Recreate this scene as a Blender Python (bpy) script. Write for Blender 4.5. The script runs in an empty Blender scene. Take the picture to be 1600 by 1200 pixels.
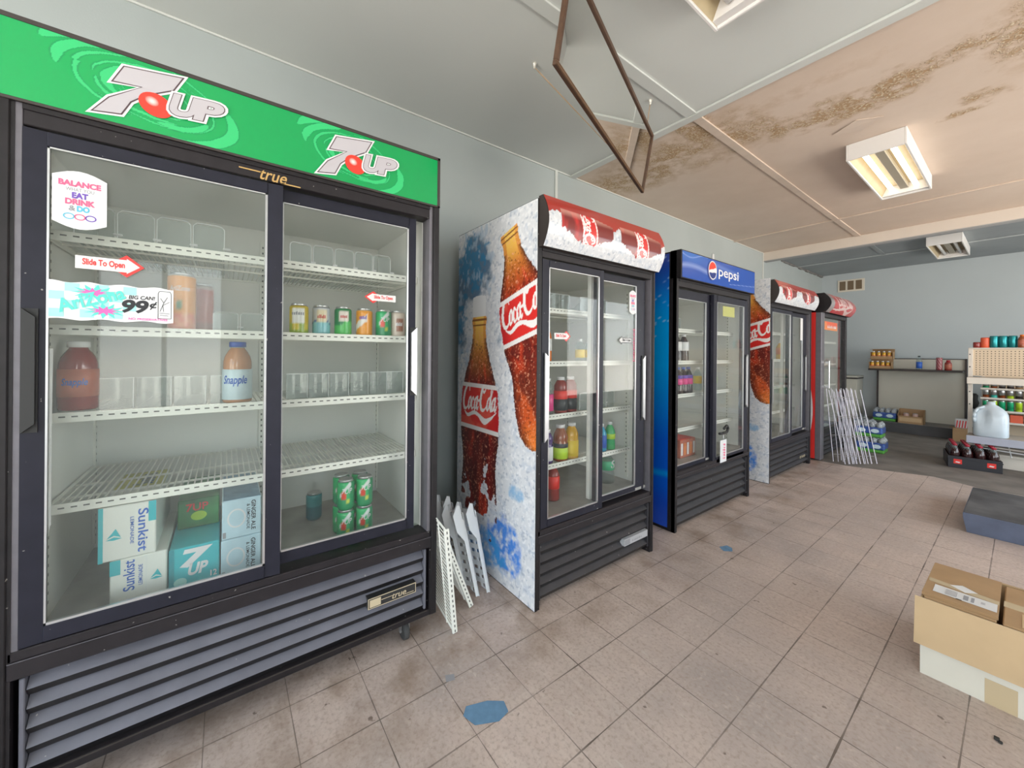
import bpy, math, random
import numpy as np
from mathutils import Vector, Matrix
random.seed(7)
PI = math.pi
SC = bpy.context.scene
COL = SC.collection

# ---------------------------------------------------------------- camera
cam_d = bpy.data.cameras.new('camera'); cam = bpy.data.objects.new('camera', cam_d); COL.objects.link(cam)
TH = math.radians(53.2); RL = math.radians(0.5)
Fw = Vector((-math.sin(TH), math.cos(TH), 0)); Rt = Vector((math.cos(TH), math.sin(TH), 0)); Up = Vector((0, 0, 1))
Rr = Rt*math.cos(RL) + Up*math.sin(RL); Ur = Up*math.cos(RL) - Rt*math.sin(RL)
cm = Matrix((Rr, Ur, -Fw)).transposed().to_4x4(); cm.translation = Vector((2.3, 0, 1.2))
cam.matrix_world = cm
cam_d.sensor_width = 36; cam_d.sensor_fit = 'HORIZONTAL'; cam_d.lens = 598/1600*36
cam_d.shift_y = -49/1600; cam_d.clip_start = 0.02; cam_d.clip_end = 200
SC.camera = cam
# ---------------------------------------------------------------- view
SC.view_settings.view_transform = 'Standard'; SC.view_settings.look = 'None'
SC.view_settings.gamma = 1; SC.view_settings.use_curve_mapping = False
SC.view_settings.exposure = -0.36
SC.cycles.max_bounces = 10; SC.cycles.diffuse_bounces = 6; SC.cycles.transparent_max_bounces = 24
SC.cycles.sample_clamp_indirect = 6
# ---------------------------------------------------------------- sky
W = bpy.data.worlds.new('sky'); SC.world = W; W.use_nodes = True
wn = W.node_tree.nodes; wl = W.node_tree.links; wn.clear()
wo = wn.new('ShaderNodeOutputWorld'); bg = wn.new('ShaderNodeBackground'); tc = wn.new('ShaderNodeTexCoord')
sx = wn.new('ShaderNodeSeparateXYZ'); rp = wn.new('ShaderNodeValToRGB')
wl.new(tc.outputs['Generated'], sx.inputs[0]); wl.new(rp.outputs[0], bg.inputs[0]); wl.new(bg.outputs[0], wo.inputs[0])
# pavement-coloured glow below the horizon, added to brighten the ceiling, bright hazy sky above it
mpz = wn.new('ShaderNodeMapRange'); mpz.inputs['From Min'].default_value = -1; mpz.inputs['From Max'].default_value = 1
wl.new(sx.outputs['Z'], mpz.inputs['Value']); wl.new(mpz.outputs[0], rp.inputs[0])
els = rp.color_ramp.elements
els[0].position = 0.0; els[0].color = (1.25, 1.14, 1.04, 1)
els[1].position = 1.0; els[1].color = (.55, .74, 1.0, 1)
for p_, c_ in ((.485, (1.25, 1.14, 1.04, 1)), (.505, (.95, .96, .97, 1)), (.70, (.80, .90, 1.0, 1))):
    e_ = els.new(p_); e_.color = c_
bg.inputs[1].default_value = 9.0
def portal(loc, rot, sx_, sy_):
    L = bpy.data.lights.new('daylight_portal', 'AREA'); L.shape = 'RECTANGLE'; L.size = sx_; L.size_y = sy_
    L.cycles.is_portal = True
    o = bpy.data.objects.new('daylight_portal', L); o.location = loc; o.rotation_euler = rot; COL.objects.link(o)
RX = 5.0; FY = -2.2; YB = 9.04; ZC = 2.695
# storefront daylight enters through the windows of the right wall, two of them added for light, and of the front wall
portal((RX+.10, -.55, 1.35), (0, PI/2, 0), 1.7, 1.1)
portal((RX+.10, 3.6, 1.35), (0, PI/2, 0), 2.1, 2.8)
portal((RX+.10, 6.65, 1.35), (0, PI/2, 0), 2.1, 2.5)
portal((2.85, FY-.10, 1.35), (PI/2, 0, 0), 3.9, 2.3)

# ---------------------------------------------------------------- materials
M = {}
def nodes_of(m): return m.node_tree.nodes, m.node_tree.links
def mat(name, col, rough=.5, metal=0., noise=0., nscale=8., bump=0., bscale=60., emit=None, estr=0., spec=.5, col2=None, coat=0., specks=0):
    m = bpy.data.materials.new(name); m.use_nodes = True
    n, l = nodes_of(m); b = n['Principled BSDF']
    b.inputs['Base Color'].default_value = (*col, 1); b.inputs['Roughness'].default_value = rough
    b.inputs['Metallic'].default_value = metal; b.inputs['Specular IOR Level'].default_value = spec
    if coat: b.inputs['Coat Weight'].default_value = coat; b.inputs['Coat Roughness'].default_value = .1
    if emit: b.inputs['Emission Color'].default_value = (*emit, 1); b.inputs['Emission Strength'].default_value = estr
    if noise or bump:
        t = n.new('ShaderNodeTexCoord')
    if noise:
        nz = n.new('ShaderNodeTexNoise'); nz.inputs['Scale'].default_value = nscale; nz.inputs['Detail'].default_value = 6
        l.new(t.outputs['Object'], nz.inputs['Vector'])
        r = n.new('ShaderNodeValToRGB'); r.color_ramp.elements[0].position = .3; r.color_ramp.elements[1].position = .7
        c2 = col2 or tuple(max(0, c*(1-noise)) for c in col)
        r.color_ramp.elements[0].color = (*c2, 1); r.color_ramp.elements[1].color = (*col, 1)
        l.new(nz.outputs['Fac'], r.inputs[0]); l.new(r.outputs[0], b.inputs['Base Color'])
    if specks:      # nicks, dust and splashes
        ns = n.new('ShaderNodeTexNoise'); ns.inputs['Scale'].default_value = 70; ns.inputs['Detail'].default_value = 1.5; l.new(t.outputs['Object'], ns.inputs['Vector'])
        ms = n.new('ShaderNodeMapRange'); ms.inputs['From Min'].default_value = .755; ms.inputs['From Max'].default_value = .78; l.new(ns.outputs['Fac'], ms.inputs['Value'])
        mk = n.new('ShaderNodeMix'); mk.data_type = 'RGBA'; l.new(ms.outputs[0], mk.inputs[0]); l.new(r.outputs[0], mk.inputs[6]); mk.inputs[7].default_value = (.34, .32, .30, 1); l.new(mk.outputs[2], b.inputs['Base Color'])
    if bump:
        nb = n.new('ShaderNodeTexNoise'); nb.inputs['Scale'].default_value = bscale; nb.inputs['Detail'].default_value = 4
        l.new(t.outputs['Object'], nb.inputs['Vector'])
        bp = n.new('ShaderNodeBump'); bp.inputs['Strength'].default_value = bump; bp.inputs['Distance'].default_value = .01
        l.new(nb.outputs['Fac'], bp.inputs['Height']); l.new(bp.outputs[0], b.inputs['Normal'])
    M[name] = m; return m
def print_mat(name, rough=.35, coat=0., spec=.5):
    m = bpy.data.materials.new(name); m.use_nodes = True; n, l = nodes_of(m); b = n['Principled BSDF']
    a = n.new('ShaderNodeAttribute'); a.attribute_name = 'ink'; l.new(a.outputs['Color'], b.inputs['Base Color'])
    b.inputs['Roughness'].default_value = rough; b.inputs['Specular IOR Level'].default_value = spec
    if coat: b.inputs['Coat Weight'].default_value = coat
    M[name] = m
def glass_mat(name, tint=(.93, .97, .95), refl=1.0, haze=0.0, hazecol=(.8, .85, .84), rough=0.02):
    m = bpy.data.materials.new(name); m.use_nodes = True; n, l = nodes_of(m); n.clear()
    o = n.new('ShaderNodeOutputMaterial'); tr = n.new('ShaderNodeBsdfTransparent'); tr.inputs[0].default_value = (*tint, 1)
    gl = n.new('ShaderNodeBsdfGlossy'); gl.inputs['Roughness'].default_value = rough; gl.inputs['Color'].default_value = (refl, refl, refl, 1)
    fr = n.new('ShaderNodeFresnel'); ge = n.new('ShaderNodeNewGeometry'); im = n.new('ShaderNodeMapRange')
    im.inputs['To Min'].default_value = 1.38; im.inputs['To Max'].default_value = 1/1.38       # same index seen from both faces of the thin pane
    l.new(ge.outputs['Backfacing'], im.inputs['Value']); l.new(im.outputs[0], fr.inputs[0])
    mx = n.new('ShaderNodeMixShader'); l.new(fr.outputs[0], mx.inputs[0]); l.new(tr.outputs[0], mx.inputs[1]); l.new(gl.outputs[0], mx.inputs[2])
    out = mx
    if haze:      # dust and smears on the pane
        df = n.new('ShaderNodeBsdfDiffuse'); df.inputs[0].default_value = (*hazecol, 1)
        t = n.new('ShaderNodeTexCoord'); nz = n.new('ShaderNodeTexNoise'); nz.inputs['Scale'].default_value = 3.5; nz.inputs['Detail'].default_value = 8
        l.new(t.outputs['Object'], nz.inputs['Vector'])
        mr = n.new('ShaderNodeMapRange'); mr.inputs['From Min'].default_value = .3; mr.inputs['From Max'].default_value = .75
        mr.inputs['To Min'].default_value = haze*.4; mr.inputs['To Max'].default_value = haze*1.6
        l.new(nz.outputs['Fac'], mr.inputs['Value'])
        m2 = n.new('ShaderNodeMixShader'); l.new(mr.outputs[0], m2.inputs[0]); l.new(mx.outputs[0], m2.inputs[1]); l.new(df.outputs[0], m2.inputs[2]); out = m2
    l.new(out.outputs[0], o.inputs[0]); M[name] = m
mat('wall', (.42, .465, .465), .65, noise=.10, nscale=1.6, bump=.05, bscale=120)
mat('wall_back', (.49, .54, .56), .65, noise=.07, nscale=1.2, bump=.05, bscale=90)
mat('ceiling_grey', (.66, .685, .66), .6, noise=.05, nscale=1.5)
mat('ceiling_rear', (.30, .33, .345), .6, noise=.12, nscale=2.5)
mat('batten_white', (.66, .68, .65), .5, noise=.06, nscale=6)
mat('batten_tan', (.72, .59, .49), .6, noise=.12, nscale=8)
mat('batten_grey', (.42, .45, .46), .6)
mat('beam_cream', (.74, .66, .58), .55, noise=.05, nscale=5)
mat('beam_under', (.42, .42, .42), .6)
mat('concrete', (.235, .205, .18), .7, noise=.4, nscale=4.5, bump=.15, bscale=30)
mat('blue_chip', (.14, .27, .42), .6, noise=.2, nscale=40)
mat('black_metal', (.018, .015, .017), .45, noise=.35, nscale=25, specks=1, spec=.3)
mat('black_trim', (.024, .020, .023), .40, noise=.25, nscale=30, specks=1, spec=.3)
mat('trim_grey', (.17, .16, .18), .38, metal=.3, noise=.15, nscale=30)
mat('door_black', (.020, .020, .032), .42, noise=.2, nscale=20, specks=1, spec=.25)
mat('grille', (.150, .148, .178), .5, noise=.22, nscale=10, specks=1)
mat('grille_black', (.038, .036, .042), .45, noise=.3, nscale=14, specks=1)
mat('grille_shade', (.010, .009, .010), .5)  # downturned lips and gaps of the louvres, shade put into the colour
mat('silver', (.62, .62, .63), .3, metal=.85)
mat('silver_flat', (.50, .50, .52), .45, metal=.3)
mat('liner', (.80, .80, .765), .45, noise=.05, nscale=3)
mat('liner_floor', (.42, .40, .37), .5, noise=.3, nscale=9)
mat('wire_white', (.80, .80, .74), .4)
mat('dash', (.12, .12, .11), .6)
mat('white', (.74, .74, .75), .45)
mat('tube_white', (.82, .80, .70), .4)
mat('dark', (.02, .02, .02), .6)
mat('gold', (.66, .42, .16), .35, metal=.5)
mat('gold_pale', (.66, .56, .38), .35, metal=.3)
mat('badge_black', (.03, .03, .03), .3)
mat('red', (.72, .035, .03), .35)
mat('red_deep', (.50, .02, .02), .35)
mat('seven_red', (.82, .05, .03), .3)
mat('letter_grey', (.50, .47, .50), .3)
mat('letter_line', (.10, .06, .07), .3)
mat('pink', (.80, .12, .25), .5)
mat('violet', (.15, .07, .42), .5)
mat('cyan', (.10, .45, .62), .5)
mat('ink_grey', (.30, .30, .32), .5)
mat('ink_black', (.015, .015, .02), .5)
mat('turquoise', (.10, .66, .55), .4)
mat('turquoise_pale', (.36, .72, .68), .4)
mat('magenta', (.72, .12, .42), .4)
mat('pepsi_blue', (.015, .09, .42), .35)
mat('pepsi_navy', (.01, .03, .20), .35)
mat('brown_frame', (.10, .050, .028), .4, noise=.3, nscale=30)
mat('brown_frame_pale', (.26, .15, .075), .45, noise=.3, nscale=30)
mat('mirror', (.86, .88, .86), .015, metal=1.0)
mat('cord', (.42, .30, .19), .8)
mat('hook', (.7, .68, .62), .35, metal=.5)
mat('lamp_white', (.80, .78, .76), .45)
mat('lamp_inner', (.50, .40, .24), .45, noise=.15, nscale=14)
mat('lamp_spine', (.42, .38, .30), .5)
mat('tube_lit', (1, .96, .88), .4, emit=(1.0, .93, .80), estr=4.5)
mat('tube_off', (.72, .72, .72), .35)
mat('vent_brown', (.20, .14, .085), .7, noise=.2, nscale=60)
mat('vent_cream', (.72, .66, .56), .5)
mat('panel_cream', (.60, .58, .50), .5, noise=.05, nscale=4)
mat('dark_brown', (.045, .035, .032), .5, noise=.2, nscale=10)
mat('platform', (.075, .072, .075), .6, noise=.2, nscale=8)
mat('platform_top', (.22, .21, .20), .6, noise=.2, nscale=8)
mat('pegboard', (.72, .58, .42), .55)
mat('peg_hole', (.06, .045, .035), .8)
mat('gondola_cream', (.76, .70, .62), .45, noise=.06, nscale=12)
mat('gondola_top', (.44, .36, .29), .5, noise=.15, nscale=9)
mat('gondola_lav', (.44, .46, .55), .45, noise=.08, nscale=10)
mat('jug', (.62, .71, .78), .28, noise=.08, nscale=5)
mat('step_blue', (.13, .155, .235), .55, noise=.25, nscale=9)
mat('step_top', (.115, .115, .12), .7, noise=.55, nscale=5, col2=(.035, .035, .04))
mat('card_tan', (.60, .42, .24), .7, noise=.08, nscale=10)
mat('card_brown', (.42, .26, .13), .65, noise=.12, nscale=10)
mat('card_white', (.70, .66, .57), .65, noise=.05, nscale=8)
mat('card_in', (.30, .18, .09), .7)
mat('tape', (.56, .44, .28), .25)
mat('paper', (.70, .69, .69), .6)
mat('crate_black', (.022, .022, .028), .45)
mat('cola', (.030, .008, .008), .12, coat=.5)
mat('clear', (.62, .66, .66), .15)
mat('organizer', (.70, .72, .72), .35)
mat('organizer_white', (.78, .80, .82), .4)
mat('water_clear', (.50, .54, .57), .18, noise=.65, nscale=70)
mat('water_blue', (.012, .045, .28), .3, noise=.5, nscale=34, col2=(.10, .18, .42))
mat('water_green', (.12, .42, .07), .35, noise=.2, nscale=30)
mat('can_lid', (.60, .60, .60), .3, metal=.8)
mat('teal_metal', (.03, .30, .32), .25, metal=.6)
mat('orange_red', (.75, .12, .05), .35)
mat('amber', (.45, .13, .03), .25)
mat('cap_white', (.80, .80, .80), .4)
mat('cap_blue', (.04, .10, .42), .4)
mat('cap_red', (.40, .01, .03), .4)
mat('cap_green', (.03, .30, .12), .4)
mat('asphalt', (.20, .20, .20), .9, noise=.2, nscale=3)
mat('rubber', (.05, .05, .05), .7)
mat('steel', (.42, .42, .43), .4, metal=.7)
mat('wire_chrome', (.72, .70, .74), .3, metal=.55)
mat('wire_lilac', (.68, .66, .74), .4)
mat('lab_orange', (.75, .25, .08), .35)
mat('yellow_note', (.62, .60, .16), .6)
print_mat('print', .35); print_mat('print_gloss', .22, coat=.3); print_mat('print_metal', .28, coat=.2)
glass_mat('glass', (.96, .97, .965), .65, .012)
glass_mat('glass_dusty', (.94, .955, .945), .62, .035)
glass_mat('pane', (.96, .98, .98))
glass_mat('clear_plastic', (.86, .89, .88), .9, .16, (.85, .88, .88), .1)
glass_mat('bag', (.9, .92, .92), .8, .2)
glass_mat('bottle_clear', (.80, .86, .85), .9, .10)

# ---------------------------------------------------------------- mesh builder
class MB:
    def __init__(s): s.v = []; s.f = []; s.m = []; s.ms = []; s.c = {}; s.sm = []; s.T = None
    def mi(s, m):
        if m not in s.ms: s.ms.append(m)
        return s.ms.index(m)
    def add(s, vs, fs, m, smooth=False, cols=None):
        o = len(s.v); i = s.mi(m)
        if s.T is not None: vs = [tuple(s.T @ Vector(p)) for p in vs]
        s.v.extend(vs)
        for f in fs: s.f.append(tuple(o+k for k in f)); s.m.append(i); s.sm.append(smooth)
        if cols is not None:
            for k, c in enumerate(cols): s.c[o+k] = c
    def box(s, x0, x1, y0, y1, z0, z1, m, bev=0.):
        if x1 < x0: x0, x1 = x1, x0
        if y1 < y0: y0, y1 = y1, y0
        if z1 < z0: z0, z1 = z1, z0
        if bev <= 0:
            s.add([(x0,y0,z0),(x1,y0,z0),(x1,y1,z0),(x0,y1,z0),(x0,y0,z1),(x1,y0,z1),(x1,y1,z1),(x0,y1,z1)],
                  [(0,3,2,1),(4,5,6,7),(0,1,5,4),(1,2,6,5),(2,3,7,6),(3,0,4,7)], m)
            return
        b = min(bev, (x1-x0)/2.1, (y1-y0)/2.1, (z1-z0)/2.1)
        vs = []; idx = {}
        X = (x0, x1); Y = (y0, y1); Z = (z0, z1)
        for i in (0,1):
            for j in (0,1):
                for k in (0,1):
                    sx_, sy_, sz_ = (1-2*i), (1-2*j), (1-2*k)
                    p = (X[i], Y[j], Z[k])
                    idx[(i,j,k,'x')] = len(vs); vs.append((p[0], p[1]+b*sy_, p[2]+b*sz_))
                    idx[(i,j,k,'y')] = len(vs); vs.append((p[0]+b*sx_, p[1], p[2]+b*sz_))
                    idx[(i,j,k,'z')] = len(vs); vs.append((p[0]+b*sx_, p[1]+b*sy_, p[2]))
        fs = []
        for a, ax in enumerate('xyz'):
            for e in (0,1):
                q = []
                for (p_, r_) in ((0,0),(1,0),(1,1),(0,1)):
                    t = [0,0,0]; t[a] = e; o = [k for k in range(3) if k != a]; t[o[0]] = p_; t[o[1]] = r_
                    q.append(idx[(*t, ax)])
                fs.append(tuple(q))
        for a in range(3):
            o = [k for k in range(3) if k != a]
            for p_ in (0,1):
                for r_ in (0,1):
                    t0 = [0,0,0]; t0[o[0]] = p_; t0[o[1]] = r_; t1 = list(t0); t1[a] = 1
                    A = 'xyz'[o[0]]; B = 'xyz'[o[1]]
                    fs.append((idx[(*t0, A)], idx[(*t1, A)], idx[(*t1, B)], idx[(*t0, B)]))
        for i in (0,1):
            for j in (0,1):
                for k in (0,1): fs.append((idx[(i,j,k,'x')], idx[(i,j,k,'y')], idx[(i,j,k,'z')]))
        c = Vector(((x0+x1)/2, (y0+y1)/2, (z0+z1)/2)); out = []
        for f in fs:
            P = [Vector(vs[k]) for k in f]; nn = (P[1]-P[0]).cross(P[2]-P[0]); g = sum(P, Vector())/len(P)
            out.append(f if nn.dot(g-c) > 0 else tuple(reversed(f)))
        s.add(vs, out, m)
    def prism(s, pts, axis, a0, a1, m):     # pts: outline in the two other axes, extruded along axis
        n = len(pts); o = [k for k in range(3) if k != 'xyz'.index(axis)]; ai = 'xyz'.index(axis); vs = []
        for a in (a0, a1):
            for p in pts:
                t = [0,0,0]; t[ai] = a; t[o[0]] = p[0]; t[o[1]] = p[1]; vs.append(tuple(t))
        fs = [tuple(range(n)), tuple(range(2*n-1, n-1, -1))] + [(i, i+n, (i+1) % n + n, (i+1) % n) for i in range(n)]
        c = Vector(vs[0]); c = sum((Vector(v) for v in vs), Vector())/len(vs)
        ar = sum(pts[i][0]*pts[(i+1) % n][1]-pts[(i+1) % n][0]*pts[i][1] for i in range(n))
        flip = (ar > 0) != (axis == 'y')
        if (a1 < a0): flip = not flip
        if flip: fs = [tuple(reversed(f)) for f in fs]
        s.add(vs, fs, m)
    def rod(s, a, b, r, m, n=6, caps=True):
        a = Vector(a); b = Vector(b); d = (b-a)
        if d.length < 1e-6: return
        d.normalize(); u = d.cross(Vector((0,0,1)));
        if u.length < 1e-3: u = d.cross(Vector((1,0,0)))
        u.normalize(); w = d.cross(u); vs = []
        for p in (a, b):
            for i in range(n):
                t = 2*PI*(i+.5)/n; vs.append(tuple(p+u*(r*math.cos(t))+w*(r*math.sin(t))))
        fs = [(i, (i+1) % n, (i+1) % n+n, i+n) for i in range(n)]
        if caps: fs += [tuple(range(n-1, -1, -1)), tuple(range(n, 2*n))]
        s.add(vs, fs, m, n > 6)
    def tube(s, pts, r, m, n=6):
        for a, b in zip(pts[:-1], pts[1:]): s.rod(a, b, r, m, n)
    def lathe(s, prof, m, n=16, c=(0,0,0), mats=None, colf=None, smooth=True, ax=None, sx=1., sy=1.):
        # prof: (r, z) from bottom to top; ax: optional 4x4
        vs = []; cols = []; k = len(prof)
        for (r, z) in prof:
            for i in range(n):
                t = 2*PI*i/n; p = Vector((r*math.cos(t)*sx, r*math.sin(t)*sy, z))
                if ax is not None: p = ax @ p
                vs.append((p[0]+c[0], p[1]+c[1], p[2]+c[2]))
                if colf: cols.append(colf(t, z))
        for j in range(k-1):
            mm = mats[j] if mats else m
            base = len(s.v)
            fs = [(j*n+i, j*n+(i+1) % n, (j+1)*n+(i+1) % n, (j+1)*n+i) for i in range(n)]
            if j == 0: s.add(vs, fs, mm, smooth, cols if colf else None); b0 = base
            else:
                i_ = s.mi(mm)
                for f in fs: s.f.append(tuple(b0+q for q in f)); s.m.append(i_); s.sm.append(smooth)
        mb = s.mi(mats[0] if mats else m); mt = s.mi(mats[-1] if mats else m)
        s.f.append(tuple(b0+q for q in range(n-1, -1, -1))); s.m.append(mb); s.sm.append(False)
        s.f.append(tuple(b0+(k-1)*n+q for q in range(n))); s.m.append(mt); s.sm.append(False)
    def flat(s, pts, fr, m, lift=0.):       # pts 2D in a frame fr=(origin,u,v,n)
        o, u, v, nn = fr
        s.add([tuple(o+u*p[0]+v*p[1]+nn*lift) for p in pts], [tuple(range(len(pts)))], m)
    def tris(s, vs2, fs, fr, m, lift=0.):
        o, u, v, nn = fr
        s.add([tuple(o+u*p[0]+v*p[1]+nn*lift) for p in vs2], fs, m)
    def grid(s, nu, nv, pos, col, m, smooth=False):   # pos(U,V)->xyz arrays, col(U,V)->rgb arrays; U,V in 0..1
        U, V = np.meshgrid(np.linspace(0, 1, nu), np.linspace(0, 1, nv))
        P = pos(U, V).reshape(-1, 3); C = col(U, V).reshape(-1, 3)
        fs = [(j*nu+i, j*nu+i+1, (j+1)*nu+i+1, (j+1)*nu+i) for j in range(nv-1) for i in range(nu-1)]
        s.add([tuple(p) for p in P.tolist()], fs, m, smooth, C.tolist())
    def build(s, name, parent=None, loc=None):
        me = bpy.data.meshes.new(name); me.from_pydata(s.v, [], s.f)
        for k in s.ms: me.materials.append(M[k])
        me.polygons.foreach_set('material_index', s.m); me.polygons.foreach_set('use_smooth', s.sm)
        if s.c:
            a = me.color_attributes.new('ink', 'FLOAT_COLOR', 'POINT')
            arr = np.ones((len(s.v), 4), dtype=np.float32); arr[:, :3] = .8
            ks = list(s.c.keys()); arr[ks, :3] = np.array([s.c[k] for k in ks], dtype=np.float32)
            a.data.foreach_set('color', arr.ravel())
        me.update()
        o = bpy.data.objects.new(name, me); COL.objects.link(o)
        if parent is not None: o.parent = parent
        if loc is not None: o.location = loc
        return o
def tag(o, label=None, cat=None, group=None, kind=None):
    if label: o['label'] = label
    if cat: o['category'] = cat
    if group: o['group'] = group
    if kind: o['kind'] = kind
    return o
def thing(name, loc, label, cat, group=None, rz=0.):
    o = bpy.data.objects.new(name, None); COL.objects.link(o); o.empty_display_size = .05
    o.location = loc; o.rotation_euler = (0, 0, rz); tag(o, label, cat, group); return o
def dup(root, loc, label, group=None, rz=None, rot=None, scale=None):
    r = root.copy(); COL.objects.link(r); r.location = loc; r['label'] = label
    if group: r['group'] = group
    if rz is not None: r.rotation_euler = (0, 0, rz)
    if rot is not None: r.rotation_euler = rot
    if scale is not None: r.scale = scale
    for ch in list(root.children):
        c = ch.copy(); COL.objects.link(c); c.parent = r
        for g in list(ch.children):
            d = g.copy(); COL.objects.link(d); d.parent = c
    return r
def V3(*a): return Vector(a)
def front(x, y, z): return (V3(x, y, z), V3(0,1,0), V3(0,0,1), V3(1,0,0))       # faces +x, reads along +y
def sidef(x, y, z): return (V3(x, y, z), V3(1,0,0), V3(0,0,1), V3(0,-1,0))      # faces -y, reads along +x

# ---------------------------------------------------------------- lettering
_tc = {}
def text2d(txt, off=0.):
    k = (txt, off)
    if k not in _tc:
        cu = bpy.data.curves.new('lettering', 'FONT'); cu.body = txt; cu.size = 1; cu.offset = off; cu.resolution_u = 4
        ob = bpy.data.objects.new('lettering', cu); COL.objects.link(ob)
        dg = bpy.context.evaluated_depsgraph_get(); me = ob.evaluated_get(dg).to_mesh()
        vs = [(v.co.x, v.co.y) for v in me.vertices]; fs = [tuple(p.vertices) for p in me.polygons]
        ob.evaluated_get(dg).to_mesh_clear(); bpy.data.objects.remove(ob); bpy.data.curves.remove(cu)
        _tc[k] = (vs, fs)
    return _tc[k]
def letters(mb, txt, fr, m, x, y, w, h, off=0., shear=0., lift=.0006, rot=0., arch=0.):
    """text whose un-thickened outline fits the box x..x+w, y..y+h"""
    v0, _ = text2d(txt, 0.); vs, fs = text2d(txt, off)
    if not v0: return
    xs = [p[0] for p in v0]; ys = [p[1] for p in v0]; x0, x1, y0, y1 = min(xs), max(xs), min(ys), max(ys)
    sx_ = w/(x1-x0); sy_ = h/(y1-y0); out = []; c, s = math.cos(rot), math.sin(rot)
    for p in vs:
        a = (p[0]-x0)*sx_; b = (p[1]-y0)*sy_
        a += shear*b; b += arch*a
        out.append((x+a*c-b*s, y+a*s+b*c))
    mb.tris(out, fs, fr, m, lift)
def offset_poly(pts, d):
    n = len(pts); ar = sum(pts[i][0]*pts[(i+1) % n][1]-pts[(i+1) % n][0]*pts[i][1] for i in range(n)); sg = 1 if ar > 0 else -1; out = []
    for i in range(n):
        p0, p1, p2 = Vector(pts[i-1]), Vector(pts[i]), Vector(pts[(i+1) % n])
        a = (p1-p0).normalized(); b = (p2-p1).normalized(); na = Vector((a.y, -a.x))*sg; nb = Vector((b.y, -b.x))*sg
        q = (na+nb); k = 1/max(.35, (1+na.dot(nb))); out.append(tuple(p1+q*k*d))
    return out
def spline(pts, n=8):
    P = [np.array(p, float) for p in pts]; P = [2*P[0]-P[1]] + P + [2*P[-1]-P[-2]]; out = []
    for i in range(1, len(P)-2):
        for k in range(n):
            t = k/n; a, b, c, d = P[i-1:i+3]
            out.append(.5*((2*b)+(-a+c)*t+(2*a-5*b+4*c-d)*t*t+(-a+3*b-3*c+d)*t**3))
    out.append(P[-2]); return out
def script_strokes():
    S = []
    def C(x, k=1.): return [(x+.72*k, .74*k, .04), (x+.66*k, .95*k, .10), (x+.46*k, 1.0*k, .11), (x+.2*k, .74*k, .17), (x+.09*k, .36*k, .18), (x+.2*k, .06, .15), (x+.44*k, .0, .10), (x+.66*k, .16, .05)]
    def loop(x, rx=.13, ry=.22, w=.10): return [(x+rx*math.cos(t), .25+ry*math.sin(t)+.08*math.cos(t), w*(.75+.5*abs(math.cos(t)))) for t in [PI*.5+2*PI*i/10 for i in range(11)]]
    S.append(C(0)); S.append(loop(.80))
    S.append([(1.24, .40, .09), (1.14, .48, .08), (1.02, .26, .13), (1.08, .03, .11), (1.24, .06, .06), (1.34, .2, .04)])
    S.append(loop(1.47)); S.append([(1.63, .50, .11), (1.60, .2, .12), (1.66, .01, .1), (1.78, .12, .05)])
    S.append([(1.74, .36, .09), (1.90, .38, .09)])
    S.append(C(1.86, 1.12)); S.append([(2.30, 1.05, .05), (2.12, .86, .07), (2.26, .70, .10), (2.42, .86, .07), (2.36, 1.06, .05)])
    S.append(loop(2.78)); S.append([(2.92, .30, .04), (3.10, .74, .06), (3.10, 1.02, .08), (2.99, .92, .08), (2.97, .3, .13), (3.05, .01, .11), (3.16, .1, .05)])
    S.append(loop(3.26)); S.append([(3.42, .50, .11), (3.39, .2, .12), (3.46, .01, .1), (3.62, .22, .05)])
    S.append([(.28, -.10, .03), (.70, -.26, .12), (1.3, -.14, .15), (1.8, -.20, .13), (2.5, -.44, .22), (3.1, -.30, .12), (3.6, -.04, .03)])
    return [spline(s, 6) for s in S]
STROKES = script_strokes()
def script_mask(X, Y, fat=1.0):      # arrays in logo units (0..3.6 wide, 1 tall)
    Mk = np.zeros(X.shape, bool)
    reg = (X > -.3) & (X < 3.9) & (Y > -.7) & (Y < 1.3)
    if not reg.any(): return Mk
    x = X[reg]; y = Y[reg]; mk = np.zeros(x.shape, bool)
    for s in STROKES:
        for a, b in zip(s[:-1], s[1:]):
            dx, dy = b[0]-a[0], b[1]-a[1]; L = dx*dx+dy*dy+1e-9
            t = np.clip(((x-a[0])*dx+(y-a[1])*dy)/L, 0, 1)
            w = (a[2]+(b[2]-a[2])*t)*.5*fat
            mk |= (x-a[0]-t*dx)**2+(y-a[1]-t*dy)**2 < w*w
    Mk[reg] = mk; return Mk
def marks(b, fr, m, x, y, w, h, n=9, lift=.001, seed=1):   # print too small to read
    r = random.Random(seed); a = x
    for i in range(n):
        k = w/n; q = r.uniform(.45, .8)*k; hh = h*r.uniform(.65, 1); b.flat([(a, y), (a+q, y), (a+q, y+hh), (a+q*.6, y+hh), (a+q*.5, y+hh*.35), (a, y+hh*.8)], fr, m, lift); a += k
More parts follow.
